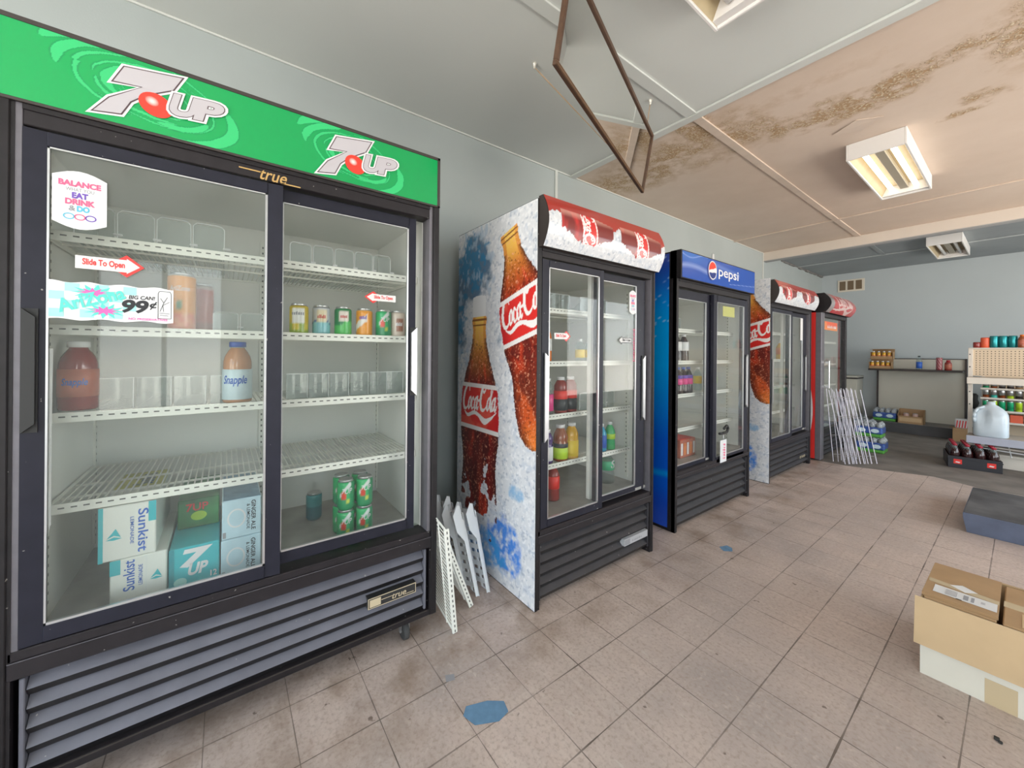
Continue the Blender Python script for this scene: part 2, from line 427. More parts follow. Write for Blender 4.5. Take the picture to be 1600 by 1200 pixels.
# ---------------------------------------------------------------- numpy noise
_rg = np.random.default_rng(5); _tab = _rg.random((256, 256))
def vnoise(x, y):
    xi = np.floor(x).astype(int); yi = np.floor(y).astype(int); fx = x-xi; fy = y-yi; fx = fx*fx*(3-2*fx); fy = fy*fy*(3-2*fy)
    g = lambda a, b: _tab[a % 256, b % 256]
    return (g(xi, yi)*(1-fx)+g(xi+1, yi)*fx)*(1-fy)+(g(xi, yi+1)*(1-fx)+g(xi+1, yi+1)*fx)*fy
def fbm(x, y, o=4):
    r = 0; a = .5; t = 0
    for k in range(o): r = r+a*vnoise(x+17*k, y+31*k); t += a; x = x*2.03; y = y*2.03; a *= .55
    return r/t
def mixc(A, B, t):
    t = np.clip(t, 0, 1)[..., None]; return A*(1-t)+np.array(B)*t if not isinstance(B, np.ndarray) or B.ndim == 1 else A*(1-t)+B*t
def full(U, c): return np.ones(U.shape+(3,))*np.array(c)
# ================================================================ THE ROOM
def struct(mb, name): return tag(mb.build(name), kind='structure')
# ---- floor material: 9 inch vinyl tiles, worn
def tile_material():
    m = bpy.data.materials.new('vinyl_tiles'); m.use_nodes = True; n, l = nodes_of(m); b = n['Principled BSDF']; M['tiles'] = m
    t = n.new('ShaderNodeTexCoord'); sp = n.new('ShaderNodeSeparateXYZ'); l.new(t.outputs['Object'], sp.inputs[0])
    def mth(op, a, b_=None, c=None):
        k = n.new('ShaderNodeMath'); k.operation = op
        for i, q in enumerate((a, b_, c)):
            if q is None: continue
            if isinstance(q, (int, float)): k.inputs[i].default_value = q
            else: l.new(q, k.inputs[i])
        return k.outputs[0]
    def noise(scale, detail=5, vec=None, rough=.6):
        k = n.new('ShaderNodeTexNoise'); k.inputs['Scale'].default_value = scale; k.inputs['Detail'].default_value = detail; k.inputs['Roughness'].default_value = rough
        l.new(vec or t.outputs['Object'], k.inputs['Vector']); return k.outputs['Fac']
    def mapr(v, a, b_, c=0., d=1.):
        k = n.new('ShaderNodeMapRange'); k.inputs['From Min'].default_value = a; k.inputs['From Max'].default_value = b_
        k.inputs['To Min'].default_value = c; k.inputs['To Max'].default_value = d; l.new(v, k.inputs['Value']); return k.outputs[0]
    def mix(f, A, B, mode='MIX'):
        k = n.new('ShaderNodeMix'); k.data_type = 'RGBA'; k.blend_type = mode
        if isinstance(f, (int, float)): k.inputs[0].default_value = f
        else: l.new(f, k.inputs[0])
        for i, q in ((6, A), (7, B)):
            if isinstance(q, tuple): k.inputs[i].default_value = (*q, 1)
            else: l.new(q, k.inputs[i])
        return k.outputs[2]
    ux = mth('MULTIPLY', mth('SUBTRACT', sp.outputs[0], 1.507), 1/.2286); uy = mth('MULTIPLY', mth('SUBTRACT', sp.outputs[1], 1.325), 1/.2286)
    fx = mth('FRACT', ux); fy = mth('FRACT', uy)
    ex = mth('MINIMUM', fx, mth('SUBTRACT', 1., fx)); ey = mth('MINIMUM', fy, mth('SUBTRACT', 1., fy))
    wob = mapr(noise(7, 2), .3, .7, .004, .014)
    gx = mth('LESS_THAN', ex, wob); gy = mth('LESS_THAN', ey, mth('MULTIPLY', wob, .75)); gr = mth('MAXIMUM', gx, gy)
    cb = n.new('ShaderNodeCombineXYZ'); l.new(mth('FLOOR', ux), cb.inputs[0]); l.new(mth('FLOOR', uy), cb.inputs[1])
    wnz = n.new('ShaderNodeTexWhiteNoise'); l.new(cb.outputs[0], wnz.inputs['Vector'])
    # streaks of each tile run one way or the other
    sx1 = n.new('ShaderNodeMapping'); sx1.inputs['Scale'].default_value = (3, 40, 1); l.new(t.outputs['Object'], sx1.inputs[0])
    sy1 = n.new('ShaderNodeMapping'); sy1.inputs['Scale'].default_value = (40, 3, 1); l.new(t.outputs['Object'], sy1.inputs[0])
    par = mth('GREATER_THAN', wnz.outputs['Value'], .5)
    st = n.new('ShaderNodeMix'); st.data_type = 'FLOAT'; l.new(par, st.inputs[0]); l.new(noise(1, 3, sx1.outputs[0]), st.inputs[2]); l.new(noise(1, 3, sy1.outputs[0]), st.inputs[3])
    base = mix(mapr(st.outputs[0], .3, .7), (.55, .43, .375), (.62, .50, .44))
    base = mix(mapr(wnz.outputs['Value'], 0, 1, 0, .35), base, (.46, .375, .33))
    base = mix(mapr(noise(1.1, 6), .42, .68, 0, .75), base, (.33, .285, .27))           # walked-in grime
    base = mix(mapr(noise(75, 4), .48, .66, 0, .55), base, (.34, .255, .205))             # fine speckle
    base = mix(mapr(noise(42, 5), .56, .70, 0, .5), base, (.62, .52, .46))
    sc = n.new('ShaderNodeMapping'); sc.inputs['Scale'].default_value = (9, 30, 1); sc.inputs['Rotation'].default_value = (0, 0, .5); l.new(t.outputs['Object'], sc.inputs[0])
    base = mix(mapr(noise(1, 5, sc.outputs[0]), .66, .70, 0, .6), base, (.60, .53, .47))   # pale scuffs
    base = mix(mapr(noise(16, 3), .70, .73, 0, .8), base, (.13, .09, .07))               # dark spots
    # dirt swept up against the coolers
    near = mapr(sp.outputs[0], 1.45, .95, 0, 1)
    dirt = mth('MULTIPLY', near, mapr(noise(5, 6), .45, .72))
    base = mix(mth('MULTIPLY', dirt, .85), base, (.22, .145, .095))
    gm = mapr(noise(3, 3), .35, .65, .45, 1)
    base = mix(mth('MULTIPLY', gr, gm), base, (.10, .075, .06))
    l.new(base, b.inputs['Base Color']); b.inputs['Roughness'].default_value = .48; l.new(mapr(noise(6, 4), .3, .7, .36, .62), b.inputs['Roughness'])
    bp = n.new('ShaderNodeBump'); bp.inputs['Strength'].default_value = .35; bp.inputs['Distance'].default_value = .003
    l.new(mth('SUBTRACT', noise(25, 4), gr), bp.inputs['Height']); l.new(bp.outputs[0], b.inputs['Normal'])
tile_material()
# ---- water-stained ceiling
def stain_material(name, base1, base2, blobs):
    m = bpy.data.materials.new(name); m.use_nodes = True; n, l = nodes_of(m); b = n['Principled BSDF']; M[name] = m
    t = n.new('ShaderNodeTexCoord')
    def noise(scale, detail=6, vec=None):
        k = n.new('ShaderNodeTexNoise'); k.inputs['Scale'].default_value = scale; k.inputs['Detail'].default_value = detail; k.inputs['Roughness'].default_value = .65
        l.new(vec or t.outputs['Object'], k.inputs['Vector']); return k
    def mapr(v, a, b_, c=0., d=1.):
        k = n.new('ShaderNodeMapRange'); k.inputs['From Min'].default_value = a; k.inputs['From Max'].default_value = b_
        k.inputs['To Min'].default_value = c; k.inputs['To Max'].default_value = d; l.new(v, k.inputs['Value']); return k.outputs[0]
    def mth(op, a, b_=None):
        k = n.new('ShaderNodeMath'); k.operation = op
        for i, q in enumerate((a, b_)):
            if q is None: continue
            if isinstance(q, (int, float)): k.inputs[i].default_value = q
            else: l.new(q, k.inputs[i])
        return k.outputs[0]
    def mix(f, A, B):
        k = n.new('ShaderNodeMix'); k.data_type = 'RGBA'; l.new(f, k.inputs[0])
        for i, q in ((6, A), (7, B)):
            if isinstance(q, tuple): k.inputs[i].default_value = (*q, 1)
            else: l.new(q, k.inputs[i])
        return k.outputs[2]
    nz = noise(9, 5); vs = n.new('ShaderNodeVectorMath'); vs.operation = 'MULTIPLY_ADD'
    l.new(nz.outputs['Color'], vs.inputs[0]); vs.inputs[1].default_value = (.22, .22, 0); vs.inputs[2].default_value = (-.11, -.11, 0)
    va = n.new('ShaderNodeVectorMath'); va.operation = 'ADD'; l.new(t.outputs['Object'], va.inputs[0]); l.new(vs.outputs[0], va.inputs[1])
    tot = None
    for (x, y, rx, ry, st) in blobs:
        mp = n.new('ShaderNodeVectorMath'); mp.operation = 'MULTIPLY_ADD'; l.new(va.outputs[0], mp.inputs[0])
        mp.inputs[1].default_value = (1/rx, 1/ry, 0); mp.inputs[2].default_value = (-x/rx, -y/ry, 0)
        ln = n.new('ShaderNodeVectorMath'); ln.operation = 'LENGTH'; l.new(mp.outputs[0], ln.inputs[0])
        v = mapr(ln.outputs['Value'], 1.25, .35, 0, st)
        tot = v if tot is None else mth('MAXIMUM', tot, v)
    base = mix(mapr(noise(1.3).outputs['Fac'], .35, .65), base1, base2)
    if tot is not None:
        soft = mth('MULTIPLY', tot, mapr(noise(11).outputs['Fac'], .36, .58))
        base = mix(mapr(soft, .02, .80, 0, .9), base, (.42, .255, .12))
        vor = n.new('ShaderNodeTexVoronoi'); vor.inputs['Scale'].default_value = 85; l.new(t.outputs['Object'], vor.inputs['Vector'])
        flk = mth('MULTIPLY', mapr(soft, .25, .55), mapr(noise(75, 3).outputs['Fac'], .50, .60))
        base = mix(mth('MULTIPLY', flk, .85), base, (.78, .66, .48))
        drk = mth('MULTIPLY', mapr(soft, .35, .7), mapr(noise(55, 3).outputs['Fac'], .63, .70))
        base = mix(mth('MULTIPLY', drk, .85), base, (.10, .055, .03))
        bp = n.new('ShaderNodeBump'); bp.inputs['Strength'].default_value = .6; bp.inputs['Distance'].default_value = .01
        l.new(mth('MULTIPLY', flk, 1.), bp.inputs['Height']); l.new(bp.outputs[0], b.inputs['Normal'])
    l.new(base, b.inputs['Base Color']); b.inputs['Roughness'].default_value = .6
stain_material('ceiling_tan', (.73, .60, .50), (.66, .53, .43), [
    (.12, 2.74, .30, .24, 1.), (.40, 2.75, .36, .30, 1.15), (.62, 2.66, .30, .24, 1.1), (.85, 2.75, .20, .14, .9), (.98, 2.55, .14, .26, 1.05), (1.08, 2.72, .10, .24, 1.), (1.20, 2.60, .14, .2, .5),
    (1.28, 2.86, .09, .22, 1.05), (1.43, 2.97, .08, .15, 1.), (1.16, 2.84, .09, .14, .9), (1.60, 2.97, .15, .16, 1.3), (1.72, 3.03, .10, .13, 1.1), (1.86, 2.96, .12, .17, 1.3), (2.02, 2.90, .18, .08, 1.0), (2.16, 2.88, .16, .09, 1.0),
    (2.17, 3.46, .10, .08, .9), (2.08, 3.60, .10, .04, .8), (2.32, 2.95, .14, .34, 1.0), (.9, 2.98, .35, .14, .5), (.3, 2.98, .4, .12, .5), (1.5, 2.6, .5, .08, .25)])

mb = MB()
mb.add([(0, FY, 0), (RX, FY, 0), (RX, 5.62, 0), (2.06, 5.52, 0), (1.77, 5.66, 0), (1.14, 5.42, 0), (.6, 5.40, 0), (0, 5.40, 0)], [tuple(range(8))], 'tiles')
mb.add([(0, 5.40, 0), (.6, 5.40, 0), (1.14, 5.42, 0), (1.77, 5.66, 0), (2.06, 5.52, 0), (RX, 5.62, 0), (RX, YB, 0), (0, YB, 0)], [tuple(range(8))], 'concrete')
fl = (V3(0,0,0), V3(1,0,0), V3(0,1,0), V3(0,0,1))
mb.flat([(1.175,.66),(1.20,.635),(1.25,.65),(1.285,.72),(1.275,.765),(1.235,.775),(1.20,.73)], fl, 'blue_chip', .0012)
mb.flat([(1.17,2.47),(1.21,2.44),(1.245,2.48),(1.225,2.52),(1.19,2.53)], fl, 'blue_chip', .0012)
mb.flat([(1.02,.66),(1.05,.65),(1.06,.68),(1.035,.69)], fl, 'ink_grey', .0012)
struct(mb, 'floor')
# ceiling: painted boards, three zones
mb = MB(); zc = ZC
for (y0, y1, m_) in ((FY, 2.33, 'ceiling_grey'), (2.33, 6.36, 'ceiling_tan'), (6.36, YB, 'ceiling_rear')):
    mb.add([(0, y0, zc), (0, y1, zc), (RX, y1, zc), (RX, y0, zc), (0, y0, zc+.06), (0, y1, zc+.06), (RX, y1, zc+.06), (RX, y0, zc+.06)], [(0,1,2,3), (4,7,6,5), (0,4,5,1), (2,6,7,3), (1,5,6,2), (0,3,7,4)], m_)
struct(mb, 'ceiling')
def bar(name, x0, x1, y0, y1, z0, z1, m, bev=.002):
    b = MB(); b.box(x0, x1, y0, y1, z0, z1, m, bev); return struct(b, name)
k = 1
for args in ((0, RX, 2.31, 2.37, ZC-.014, ZC, 'batten_white'), (0, RX, -.74, -.68, ZC-.014, ZC, 'batten_white'), (0, RX, 5.345, 5.375, ZC-.012, ZC, 'batten_tan'),
             (1.02, 1.085, FY, 2.31, ZC-.010, ZC, 'ceiling_grey'), (1.03, 1.085, 2.37, 5.345, ZC-.010, ZC, 'batten_tan'), (1.03, 1.085, 5.375, 6.30, ZC-.010, ZC, 'batten_tan'),
             (3.5, 3.56, FY, 2.31, ZC-.010, ZC, 'batten_white'), (0, RX, 7.73, 7.76, ZC-.012, ZC, 'batten_grey'), (1.03, 1.085, 6.42, 7.73, ZC-.008, ZC, 'ceiling_rear')):
    bar('trim_%d' % k, *args); k += 1
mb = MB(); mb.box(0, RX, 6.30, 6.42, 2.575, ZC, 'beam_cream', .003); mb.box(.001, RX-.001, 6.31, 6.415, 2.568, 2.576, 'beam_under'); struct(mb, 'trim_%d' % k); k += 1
bar('trim_%d' % k, 0, .010, FY, 6.30, ZC-.010, ZC, 'batten_white'); k += 1
# wall seam covers and the dirty coving in the far corner
bar('trim_%d' % k, 0, .012, 2.14, 2.165, 1.2, ZC, 'batten_white'); k += 1
bar('trim_%d' % k, 0, .012, 6.285, 6.305, 1.0, ZC, 'batten_white'); k += 1
mb = MB()
rr = random.Random(3); y = 7.0
while y < YB:
    d = rr.uniform(.012, .03); mb.box(0, d, y, min(YB, y+.12), ZC-d*1.2, ZC, 'platform_top', .004); y += .11
struct(mb, 'trim_%d' % k); k += 1
# walls
mb = MB(); mb.box(-.12, 0, FY-.12, YB+.12, 0, ZC+.06, 'wall'); struct(mb, 'wall_left')
mb = MB(); mb.box(0, RX+.12, YB, YB+.12, 0, ZC+.06, 'wall_back'); struct(mb, 'wall_back')
# unseen right wall, its two rear windows added for light, front wall with window
def wall_open(name, fixed, a0, a1, holes, along):
    b = MB(); zt = ZC+.06
    def seg(u0, u1, z0, z1):
        if u1-u0 < 1e-4 or z1-z0 < 1e-4: return
        if along == 'y': b.box(fixed, fixed+.12, u0, u1, z0, z1, 'wall')
        else: b.box(u0, u1, fixed, fixed+.12, z0, z1, 'wall')
    u = a0
    for (h0, h1, z0, z1) in holes:
        seg(u, h0, 0, zt); seg(h0, h1, 0, z0); seg(h0, h1, z1, zt); u = h1
    seg(u, a1, 0, zt); struct(b, name)
RH = [(-1.1, .0, .5, 2.2), (2.2, 5.0, .3, 2.4), (5.4, 7.9, .3, 2.4)]  # second and third openings added to brighten the middle and back of the room
wall_open('wall_right', RX, FY-.12, YB+.12, RH, 'y')
FH = [(.9, 2.7, .2, 2.5), (2.9, 4.8, .2, 2.5)]  # out of view, enlarged to send more light down the room
wall_open('wall_front', FY-.12, 0, RX, FH, 'x')
w = 1
for (a, b_, z0, z1) in RH:
    mb = MB()
    for (p0, p1, q0, q1) in ((a, a+.05, z0, z1), (b_-.05, b_, z0, z1), (a+.05, b_-.05, z0, z0+.05), (a+.05, b_-.05, z1-.05, z1), ((a+b_)/2-.02, (a+b_)/2+.02, z0+.05, z1-.05)):
        mb.box(RX+.03, RX+.08, p0, p1, q0, q1, 'silver_flat')
    wf = struct(mb, 'window_%d' % w); g = MB(); g.box(RX+.05, RX+.056, a+.04, b_-.04, z0+.04, z1-.04, 'pane'); g.build('window_pane', wf); w += 1
for (a, b_, z0, z1) in FH:
    mb = MB()
    for (p0, p1, q0, q1) in ((a, a+.05, z0, z1), (b_-.05, b_, z0, z1), (a+.05, b_-.05, z0, z0+.05), (a+.05, b_-.05, z1-.05, z1), ((a+b_)/2-.02, (a+b_)/2+.02, z0+.05, z1-.05)):
        mb.box(p0, p1, FY-.09, FY-.04, q0, q1, 'silver_flat')
    wf = struct(mb, 'window_%d' % w); g = MB(); g.box(a+.04, b_-.04, FY-.07, FY-.064, z0+.04, z1-.04, 'pane'); g.build('window_pane', wf); w += 1
# ================================================================ PRINTED ART
ICE = np.array([.72, .73, .76])
def ice(u, z, s=1.):
    a = fbm(u*26*s, z*26*s, 5); b = fbm(u*70*s+9, z*70*s, 3); c = full(u, ICE)
    c = mixc(c, [.52, .58, .68], np.clip((a-.52)*3.0, 0, .55)); c = mixc(c, [.88, .88, .90], np.clip((b-.55)*5, 0, .8))
    c = mixc(c, [.30, .36, .46], np.clip((fbm(u*60*s+4, z*60*s+8, 3)-.64)*8, 0, .55)); return c
WP = [(0, .36), (.02, .39), (.035, .36), (.06, .34), (.12, .38), (.20, .56), (.28, .80), (.34, .95), (.42, 1.0), (.55, 1.0), (.62, .90), (.68, .86), (.76, .92), (.86, .96), (.93, .92), (.97, .78), (1.0, .55)]
def bottle_art(C, u, z, u0, z0, tilt, L, hw, lab, dark, icefade=None):
    ax = (math.sin(tilt), -math.cos(tilt)); du = u-u0; dz = z-z0
    s = (du*ax[0]+dz*ax[1])/L; q = (du*-ax[1]+dz*ax[0]); q = du*math.cos(tilt)+dz*math.sin(tilt)
    w = np.interp(s, [p[0] for p in WP], [p[1] for p in WP])*hw
    edge = (fbm(u*90, z*90, 3)-.5)*.012
    ins = (s > 0) & (s < 1) & (np.abs(q) < w+edge); r = np.where(w > 0, q/np.maximum(w, 1e-4), 0)
    top = np.clip(1-s/.30, 0, 1)
    col = full(u, [.22, .014, .012] if dark else [.40, .035, .014])
    col = mixc(col, [.82, .36, .06], np.clip(top*1.1, 0, 1)); col = mixc(col, [.95, .62, .12], np.clip((top-.45)*2, 0, 1)*(np.abs(r) < .6))
    flute = fbm(r*3.2+4, s*4, 3); col = mixc(col, [.72, .07, .03], np.clip((flute-.48)*4, 0, .75)*(s > .2))
    if not dark: col = mixc(col, [.93, .34, .05], np.clip((s-.86)*7, 0, 1)); col = mixc(col, [.85, .17, .04], np.clip((s-.6)*3, 0, .5))
    col = mixc(col, [.05, .012, .012], np.clip((np.abs(r)-.62)*2.6, 0, .85)*(s > .10)); col = mixc(col, [.07, .015, .015], np.clip((fbm(r*2+9, s*7, 3)-.55)*6, 0, .75)*(s > .25))
    dr = fbm(u*120, z*120, 2); col = mixc(col, [.85, .40, .25], np.clip((dr-.72)*14, 0, .7)); col = mixc(col, [.06, .01, .01], np.clip((.33-dr)*12, 0, .6)*(s > .12))
    rim = ((s > .012) & (s < .020)) | ((s > .036) & (s < .044)); col[rim] = (.30, .10, .02)
    if icefade is not None:
        fade = icefade(s, r, u, z); ins = ins & ~fade
    l0, l1 = lab; band = (s > l0) & (s < l1)
    lc = full(u, [.74, .035, .03]); lc = mixc(lc, [.50, .015, .02], np.clip((np.abs(r)-.55)*2, 0, .8)); lc = mixc(lc, [.90, .16, .10], np.clip((fbm(u*14, z*14, 2)-.55)*4, 0, .5))
    bw = .014/L*1.2; wb = band & (((s-l0) < bw*1.4) | ((l1-s) < bw*1.4)); lc[wb] = (.88, .84, .82)
    k = (hw*1.86)/3.7; tx = (q+hw*.93)/k; ty = ((l0+(l1-l0)*.60)-s)*L/k/1.42
    tx2 = tx-.18*ty; tm = script_mask(tx2, ty-.02-.04*tx, 1.15); lc[tm & band] = (.92, .88, .86)
    col[band] = lc[band]
    C[ins] = col[ins]; return C
def cola_panel_art(Wd, Ht):
    def f(U, V):
        u = U*Wd; z = V*Ht; C = ice(u, z)
        n1 = fbm(u*7+2, z*7, 5); n2 = fbm(u*30, z*30, 4)
        m1 = np.clip(1.25-np.hypot((u-.14)/.24, (z-1.70)/.24), 0, 1); m1b = np.clip(1.2-np.hypot((u-.02)/.12, (z-1.45)/.5), 0, 1); m1 = np.maximum(m1, m1b*.8)
        C = mixc(C, [.05, .14, .26], np.clip((m1*1.0+n1*1.6-1.25)*3.5, 0, .9)); C = mixc(C, [.015, .22, .44], np.clip((m1*1.0+n2*1.5-1.35)*3.5, 0, .8)); C = mixc(C, [.45, .56, .68], np.clip((fbm(u*34+7, z*22, 4)-.56)*6, 0, .7)*(m1 > .1))
        n3 = fbm(u*10+30, z*10+5, 5); n4 = fbm(u*40+3, z*40, 3)
        m2 = np.clip(1.3-np.hypot((u-.50)/.17, (z-.21)/.17), 0, 1); C = mixc(C, [.03, .22, .72], np.clip((m2*1.35+n3-1.12)*5, 0, .95)*np.clip(n4*2.2-.35, 0, 1))
        m3 = np.clip(1.2-np.hypot((u-.30)/.34, (z-.12)/.14), 0, 1); C = mixc(C, [.05, .35, .75], np.clip((m3*1.2+n3-1.10)*5, 0, .85)*np.clip(n4*2.2-.4, 0, 1))
        m4 = np.clip(1.1-np.hypot((u-.60)/.12, (z-.50)/.07), 0, 1); C = mixc(C, [.12, .38, .66], np.clip((m4+n3-1.05)*4, 0, .7)*np.clip(n4*2.4-.6, 0, 1))
        C = bottle_art(C, u, z, .518, 1.825, math.radians(16), 1.10, .198, (.30, .525), False)
        def fade(s, r, uu, zz): return (fbm(uu*16, zz*16, 4)+(s-.80)*1.5+np.abs(r)*.15 > .62) & (s > .60)
        cap = (np.abs(u-.24) < .068) & (z > 1.40) & (z < 1.515+.01*np.cos((u-.24)*22)); C[cap] = (.86, .86, .87)
        C = bottle_art(C, u, z, .244, 1.405, 0, 1.25, .198, (.305, .52), True, fade)
        return C
    return f
def cola_header_art(Wd, Ht):
    def f(U, V):
        u = U*Wd; z = V*Ht; C = full(u, [.40, .035, .028]); C = mixc(C, [.52, .10, .07], np.clip((V-.55)*1.1, 0, 1)*.5)
        hgt = .60+.10*np.sin(u*13+.6)+.05*(fbm(u*40, z*0+3, 3)-.5)*3
        isice = V < hgt; ic = ice(u, z, 1.3)*.95; C[isice] = ic[isice]
        for (c0, rim) in ((.265, 1), (.265+.455*Wd/.966, 1)):
            c1 = c0
            dx = (u-c1)/.185; dy = (V-.60)/.44; wob = (fbm(u*60, z*60, 3)-.5)*.25
            body = (np.abs(dx) < 1) & (dy < .38-.25*np.clip(dx-.25, 0, 1)) & (dy > -(.92-.75*np.clip(np.abs(dx)-.25, 0, 1)**1.2)+wob)
            bc = full(u, [.20, .02, .02]); bc = mixc(bc, [.55, .03, .03], np.clip((fbm(u*22, z*9, 3)-.42)*5, 0, 1)*(dx < .1)); bc = mixc(bc, [.70, .35, .28], np.clip((dy-.05)*2.6, 0, .6))
            lab = np.abs(dx-.02+dy*.10) < .30; bc[lab] = (.68, .03, .03); bd = np.abs(np.abs(dx-.02+dy*.10)-.26) < .022; bc[bd] = (.85, .82, .8)
            # lettering runs up the label
            k = .125/3.7; tx = (.84-V)*Ht/k*.62; ty = (u-c1+.022)/k*.55
            tm = script_mask(tx, ty, 1.3); bc[tm & lab] = (.88, .85, .83)
            C[body] = bc[body]
        return C
    return f
def blue_panel_art(U, V):
    C = full(U, [.003, .10, .62]); C = mixc(C, [.0, .33, .80], np.clip(1.25-np.abs(V-.66)*3.6, 0, 1)); C = mixc(C, [.02, .05, .36], np.clip((V-.82)*6, 0, 1))
    C = mixc(C, [.01, .04, .30], np.clip((.35-U)*1.8, 0, .75)); C = mixc(C, [.0, .30, .75], np.clip(1-np.abs(V-.175-.02*U)*60, 0, .8)); C = mixc(C, [.01, .06, .48], np.clip((.15-V)*14, 0, .8))
    C = mixc(C, [.45, .75, .95], np.clip((fbm(U*60, V*160, 2)-.77)*16, 0, .5)*(V > .6)); return C
def blue_sign_art(U, V):
    C = full(U, [.012, .075, .40]); C = mixc(C, [.03, .17, .55], np.clip(1-np.hypot((U-.1)/.3, (V-.9)/.5), 0, 1)*.8)
    w1 = np.abs(V-(.42+.10*np.sin(U*9+.5)))*7; C = mixc(C, [.28, .38, .68], np.clip(1-w1, 0, 1)*.65*(U < .42))
    w2 = np.abs(V-(.80-.55*(U-.42)))*7; C = mixc(C, [.16, .26, .60], np.clip(1-w2, 0, 1)*.6*(U > .40)*(U < .75))
    w3 = np.abs(V-(.15+.40*(U-.6)))*60; C = mixc(C, [.35, .50, .85], np.clip(1-w3, 0, 1)*(U > .6)*.7)
    w4 = np.abs(V-(.92-.10*np.sin(U*18)))*30; C = mixc(C, [.30, .45, .80], np.clip(1-w4, 0, 1)*(U < .3)*.6)
    return C
def green_sign_art(Wd, Ht):
    def f(U, V):
        u = U*Wd; z = V*Ht; C = full(u, [.0, .345, .085]); C = mixc(C, [.0, .29, .075], np.clip((u-.3)*1.2, 0, .6))
        for cx, cz, k in ((.275, .105, 1.), (.825, .095, .92)):
            dx = (u-cx)/k; dz = (z-cz)/k; ca, sa = math.cos(-.22), math.sin(-.22); X = dx*ca+dz*sa; Z = -dx*sa+dz*ca
            r = np.hypot(X/1.45, Z/.80); th = np.arctan2(Z, X)
            rn = r+.010*(fbm(th*2.2+cx*40+7, r*30, 3)-.5)+.004*np.sin(th*3)
            lite = np.array([.03, .52, .17]); dk = [.0, .22, .07]
            for (r0, wd, a0, a1, ph) in ((.125, .020, 2.3, 3.3, 0), (.130, .022, -1.1, .35, 1), (.150, .024, 2.5, 3.05, 2), (.103, .007, 2.0, 4.4, 3), (.095, .004, -2.6, .8, 4), (.082, .007, .6, 3.2, 5), (.078, .011, 3.3, 5.6, 6), (.064, .015, 2.1, 3.9, 7), (.060, .005, -1.9, .6, 8), (.112, .005, .3, 1.9, 9), (.049, .006, -2.8, -.4, 2), (.040, .004, .5, 3.5, 6), (.088, .014, -1.2, -.1, 4)):
                mid = (a0+a1)/2; hw = (a1-a0)/2; d = np.abs((th-mid+PI) % (2*PI)-PI)/hw
                wv = wd*np.sqrt(np.clip(1-d**2, 0, 1))*(.65+.7*fbm(th*3+ph*5, th*0+ph, 3))
                e = np.abs(rn-r0)-wv*.5; C = mixc(C, dk, np.clip(1.2-np.abs(e)/.0022, 0, 1)*(d < 1)*.8); C[(e < 0) & (d < 1)] = lite
        return C
    return f
def side_ad(Wd):
    pass
def ell(cx, cz, rx, rz, a0=0, a1=2*PI, n=30): return [(cx+rx*math.cos(a0+(a1-a0)*i/n), cz+rz*math.sin(a0+(a1-a0)*i/n)) for i in range(n+1)]
# ================================================================ SLIDING-DOOR COOLERS
def wire_shelf(par, x0, x1, y0, y1, z, n, name='wire_shelf', dashes=True):
    """x1 is the front edge; local coordinates of the cooler"""
    b = MB(); r = .0022
    for i in range(n):
        y = y0+(y1-y0)*(i+.5)/n; b.box(x0, x1, y-r*.8, y+r*.8, z-.002, z+.002, 'wire_white')
    for x in (x0, (x0+x1)/2, x0+(x1-x0)*.78): b.box(x-.003, x+.003, y0, y1, z-.008, z-.002, 'wire_white')
    b.box(x1, x1+.004, y0, y1, z-.016, z+.012, 'wire_white', .001)
    if dashes:
        m = max(6, int((y1-y0)/.024)); fr = front(x1+.004, 0, z)
        for i in range(m):
            a = y0+(y1-y0)*(i+.2)/m; c = y0+(y1-y0)*(i+.72)/m; b.flat([(a, -.002), (c, -.002), (c, .002), (a, .002)], fr, 'dash', .0006)
    for yy in (y0+.004, y1-.004): b.box(x0, x1, yy-.003, yy+.003, z-.014, z+.003, 'wire_white')
    return b.build(name, par)
def sliding_door(par, y0, y1, z0, z1, xf, handle, st=(.04, .04), top=.038, bot=.045, glass='glass', edge='silver'):
    """front face at x=xf"""
    t = .024; b = MB(); x0 = xf-t
    b.prism([(xf, y0), (x0, y0), (x0, y0+st[0]), (xf-.004, y0+st[0])][::1], 'z', z0, z1, 'door_black')
    b.prism([(x0, y1), (xf, y1), (xf-.004, y1-st[1]), (x0, y1-st[1])], 'z', z0, z1, 'door_black')
    b.box(x0, xf, y0+st[0], y1-st[1], z1-top, z1, 'door_black', .002); b.box(x0, xf, y0+st[0], y1-st[1], z0, z0+bot, 'door_black', .002)
    g0, g1, h0, h1 = y0+st[0], y1-st[1], z0+bot, z1-top; e = .004
    for q in ((g0, g0+e, h0, h1), (g1-e*1.6, g1, h0, h1), (g0, g1, h0, h0+e*1.6), (g0, g1, h1-e, h1)): b.box(xf-.012, xf-.003, q[0], q[1], q[2], q[3], edge)
    d = b.build('sliding_door', par)
    g = MB(); g.box(xf-.012, xf-.008, g0+e, g1-e*1.6, h0+e*1.6, h1-e, glass); g.build('glass_pane', d)
    if handle:
        hy, hz0, hz1, side, hm = handle; k = MB()
        # recessed pull: a raised chamfered grip
        s = .014*side
        k.prism([(hy-s*.2, hz0), (hy+s, hz0+.02), (hy+s, hz1-.02), (hy-s*.2, hz1)] if False else [(hy-.013, hz0), (hy+.013, hz0), (hy+.013, hz1), (hy-.013, hz1)], 'x', xf, xf+.004, 'dark')
        k.prism([(hy-.013 if side > 0 else hy+.013, hz0+.0), (hy+.010*side, hz0+.022), (hy+.010*side, hz1-.022), (hy-.013 if side > 0 else hy+.013, hz1)], 'x', xf+.004, xf+.013, hm)
        h = k.build('handle', d)
    return d
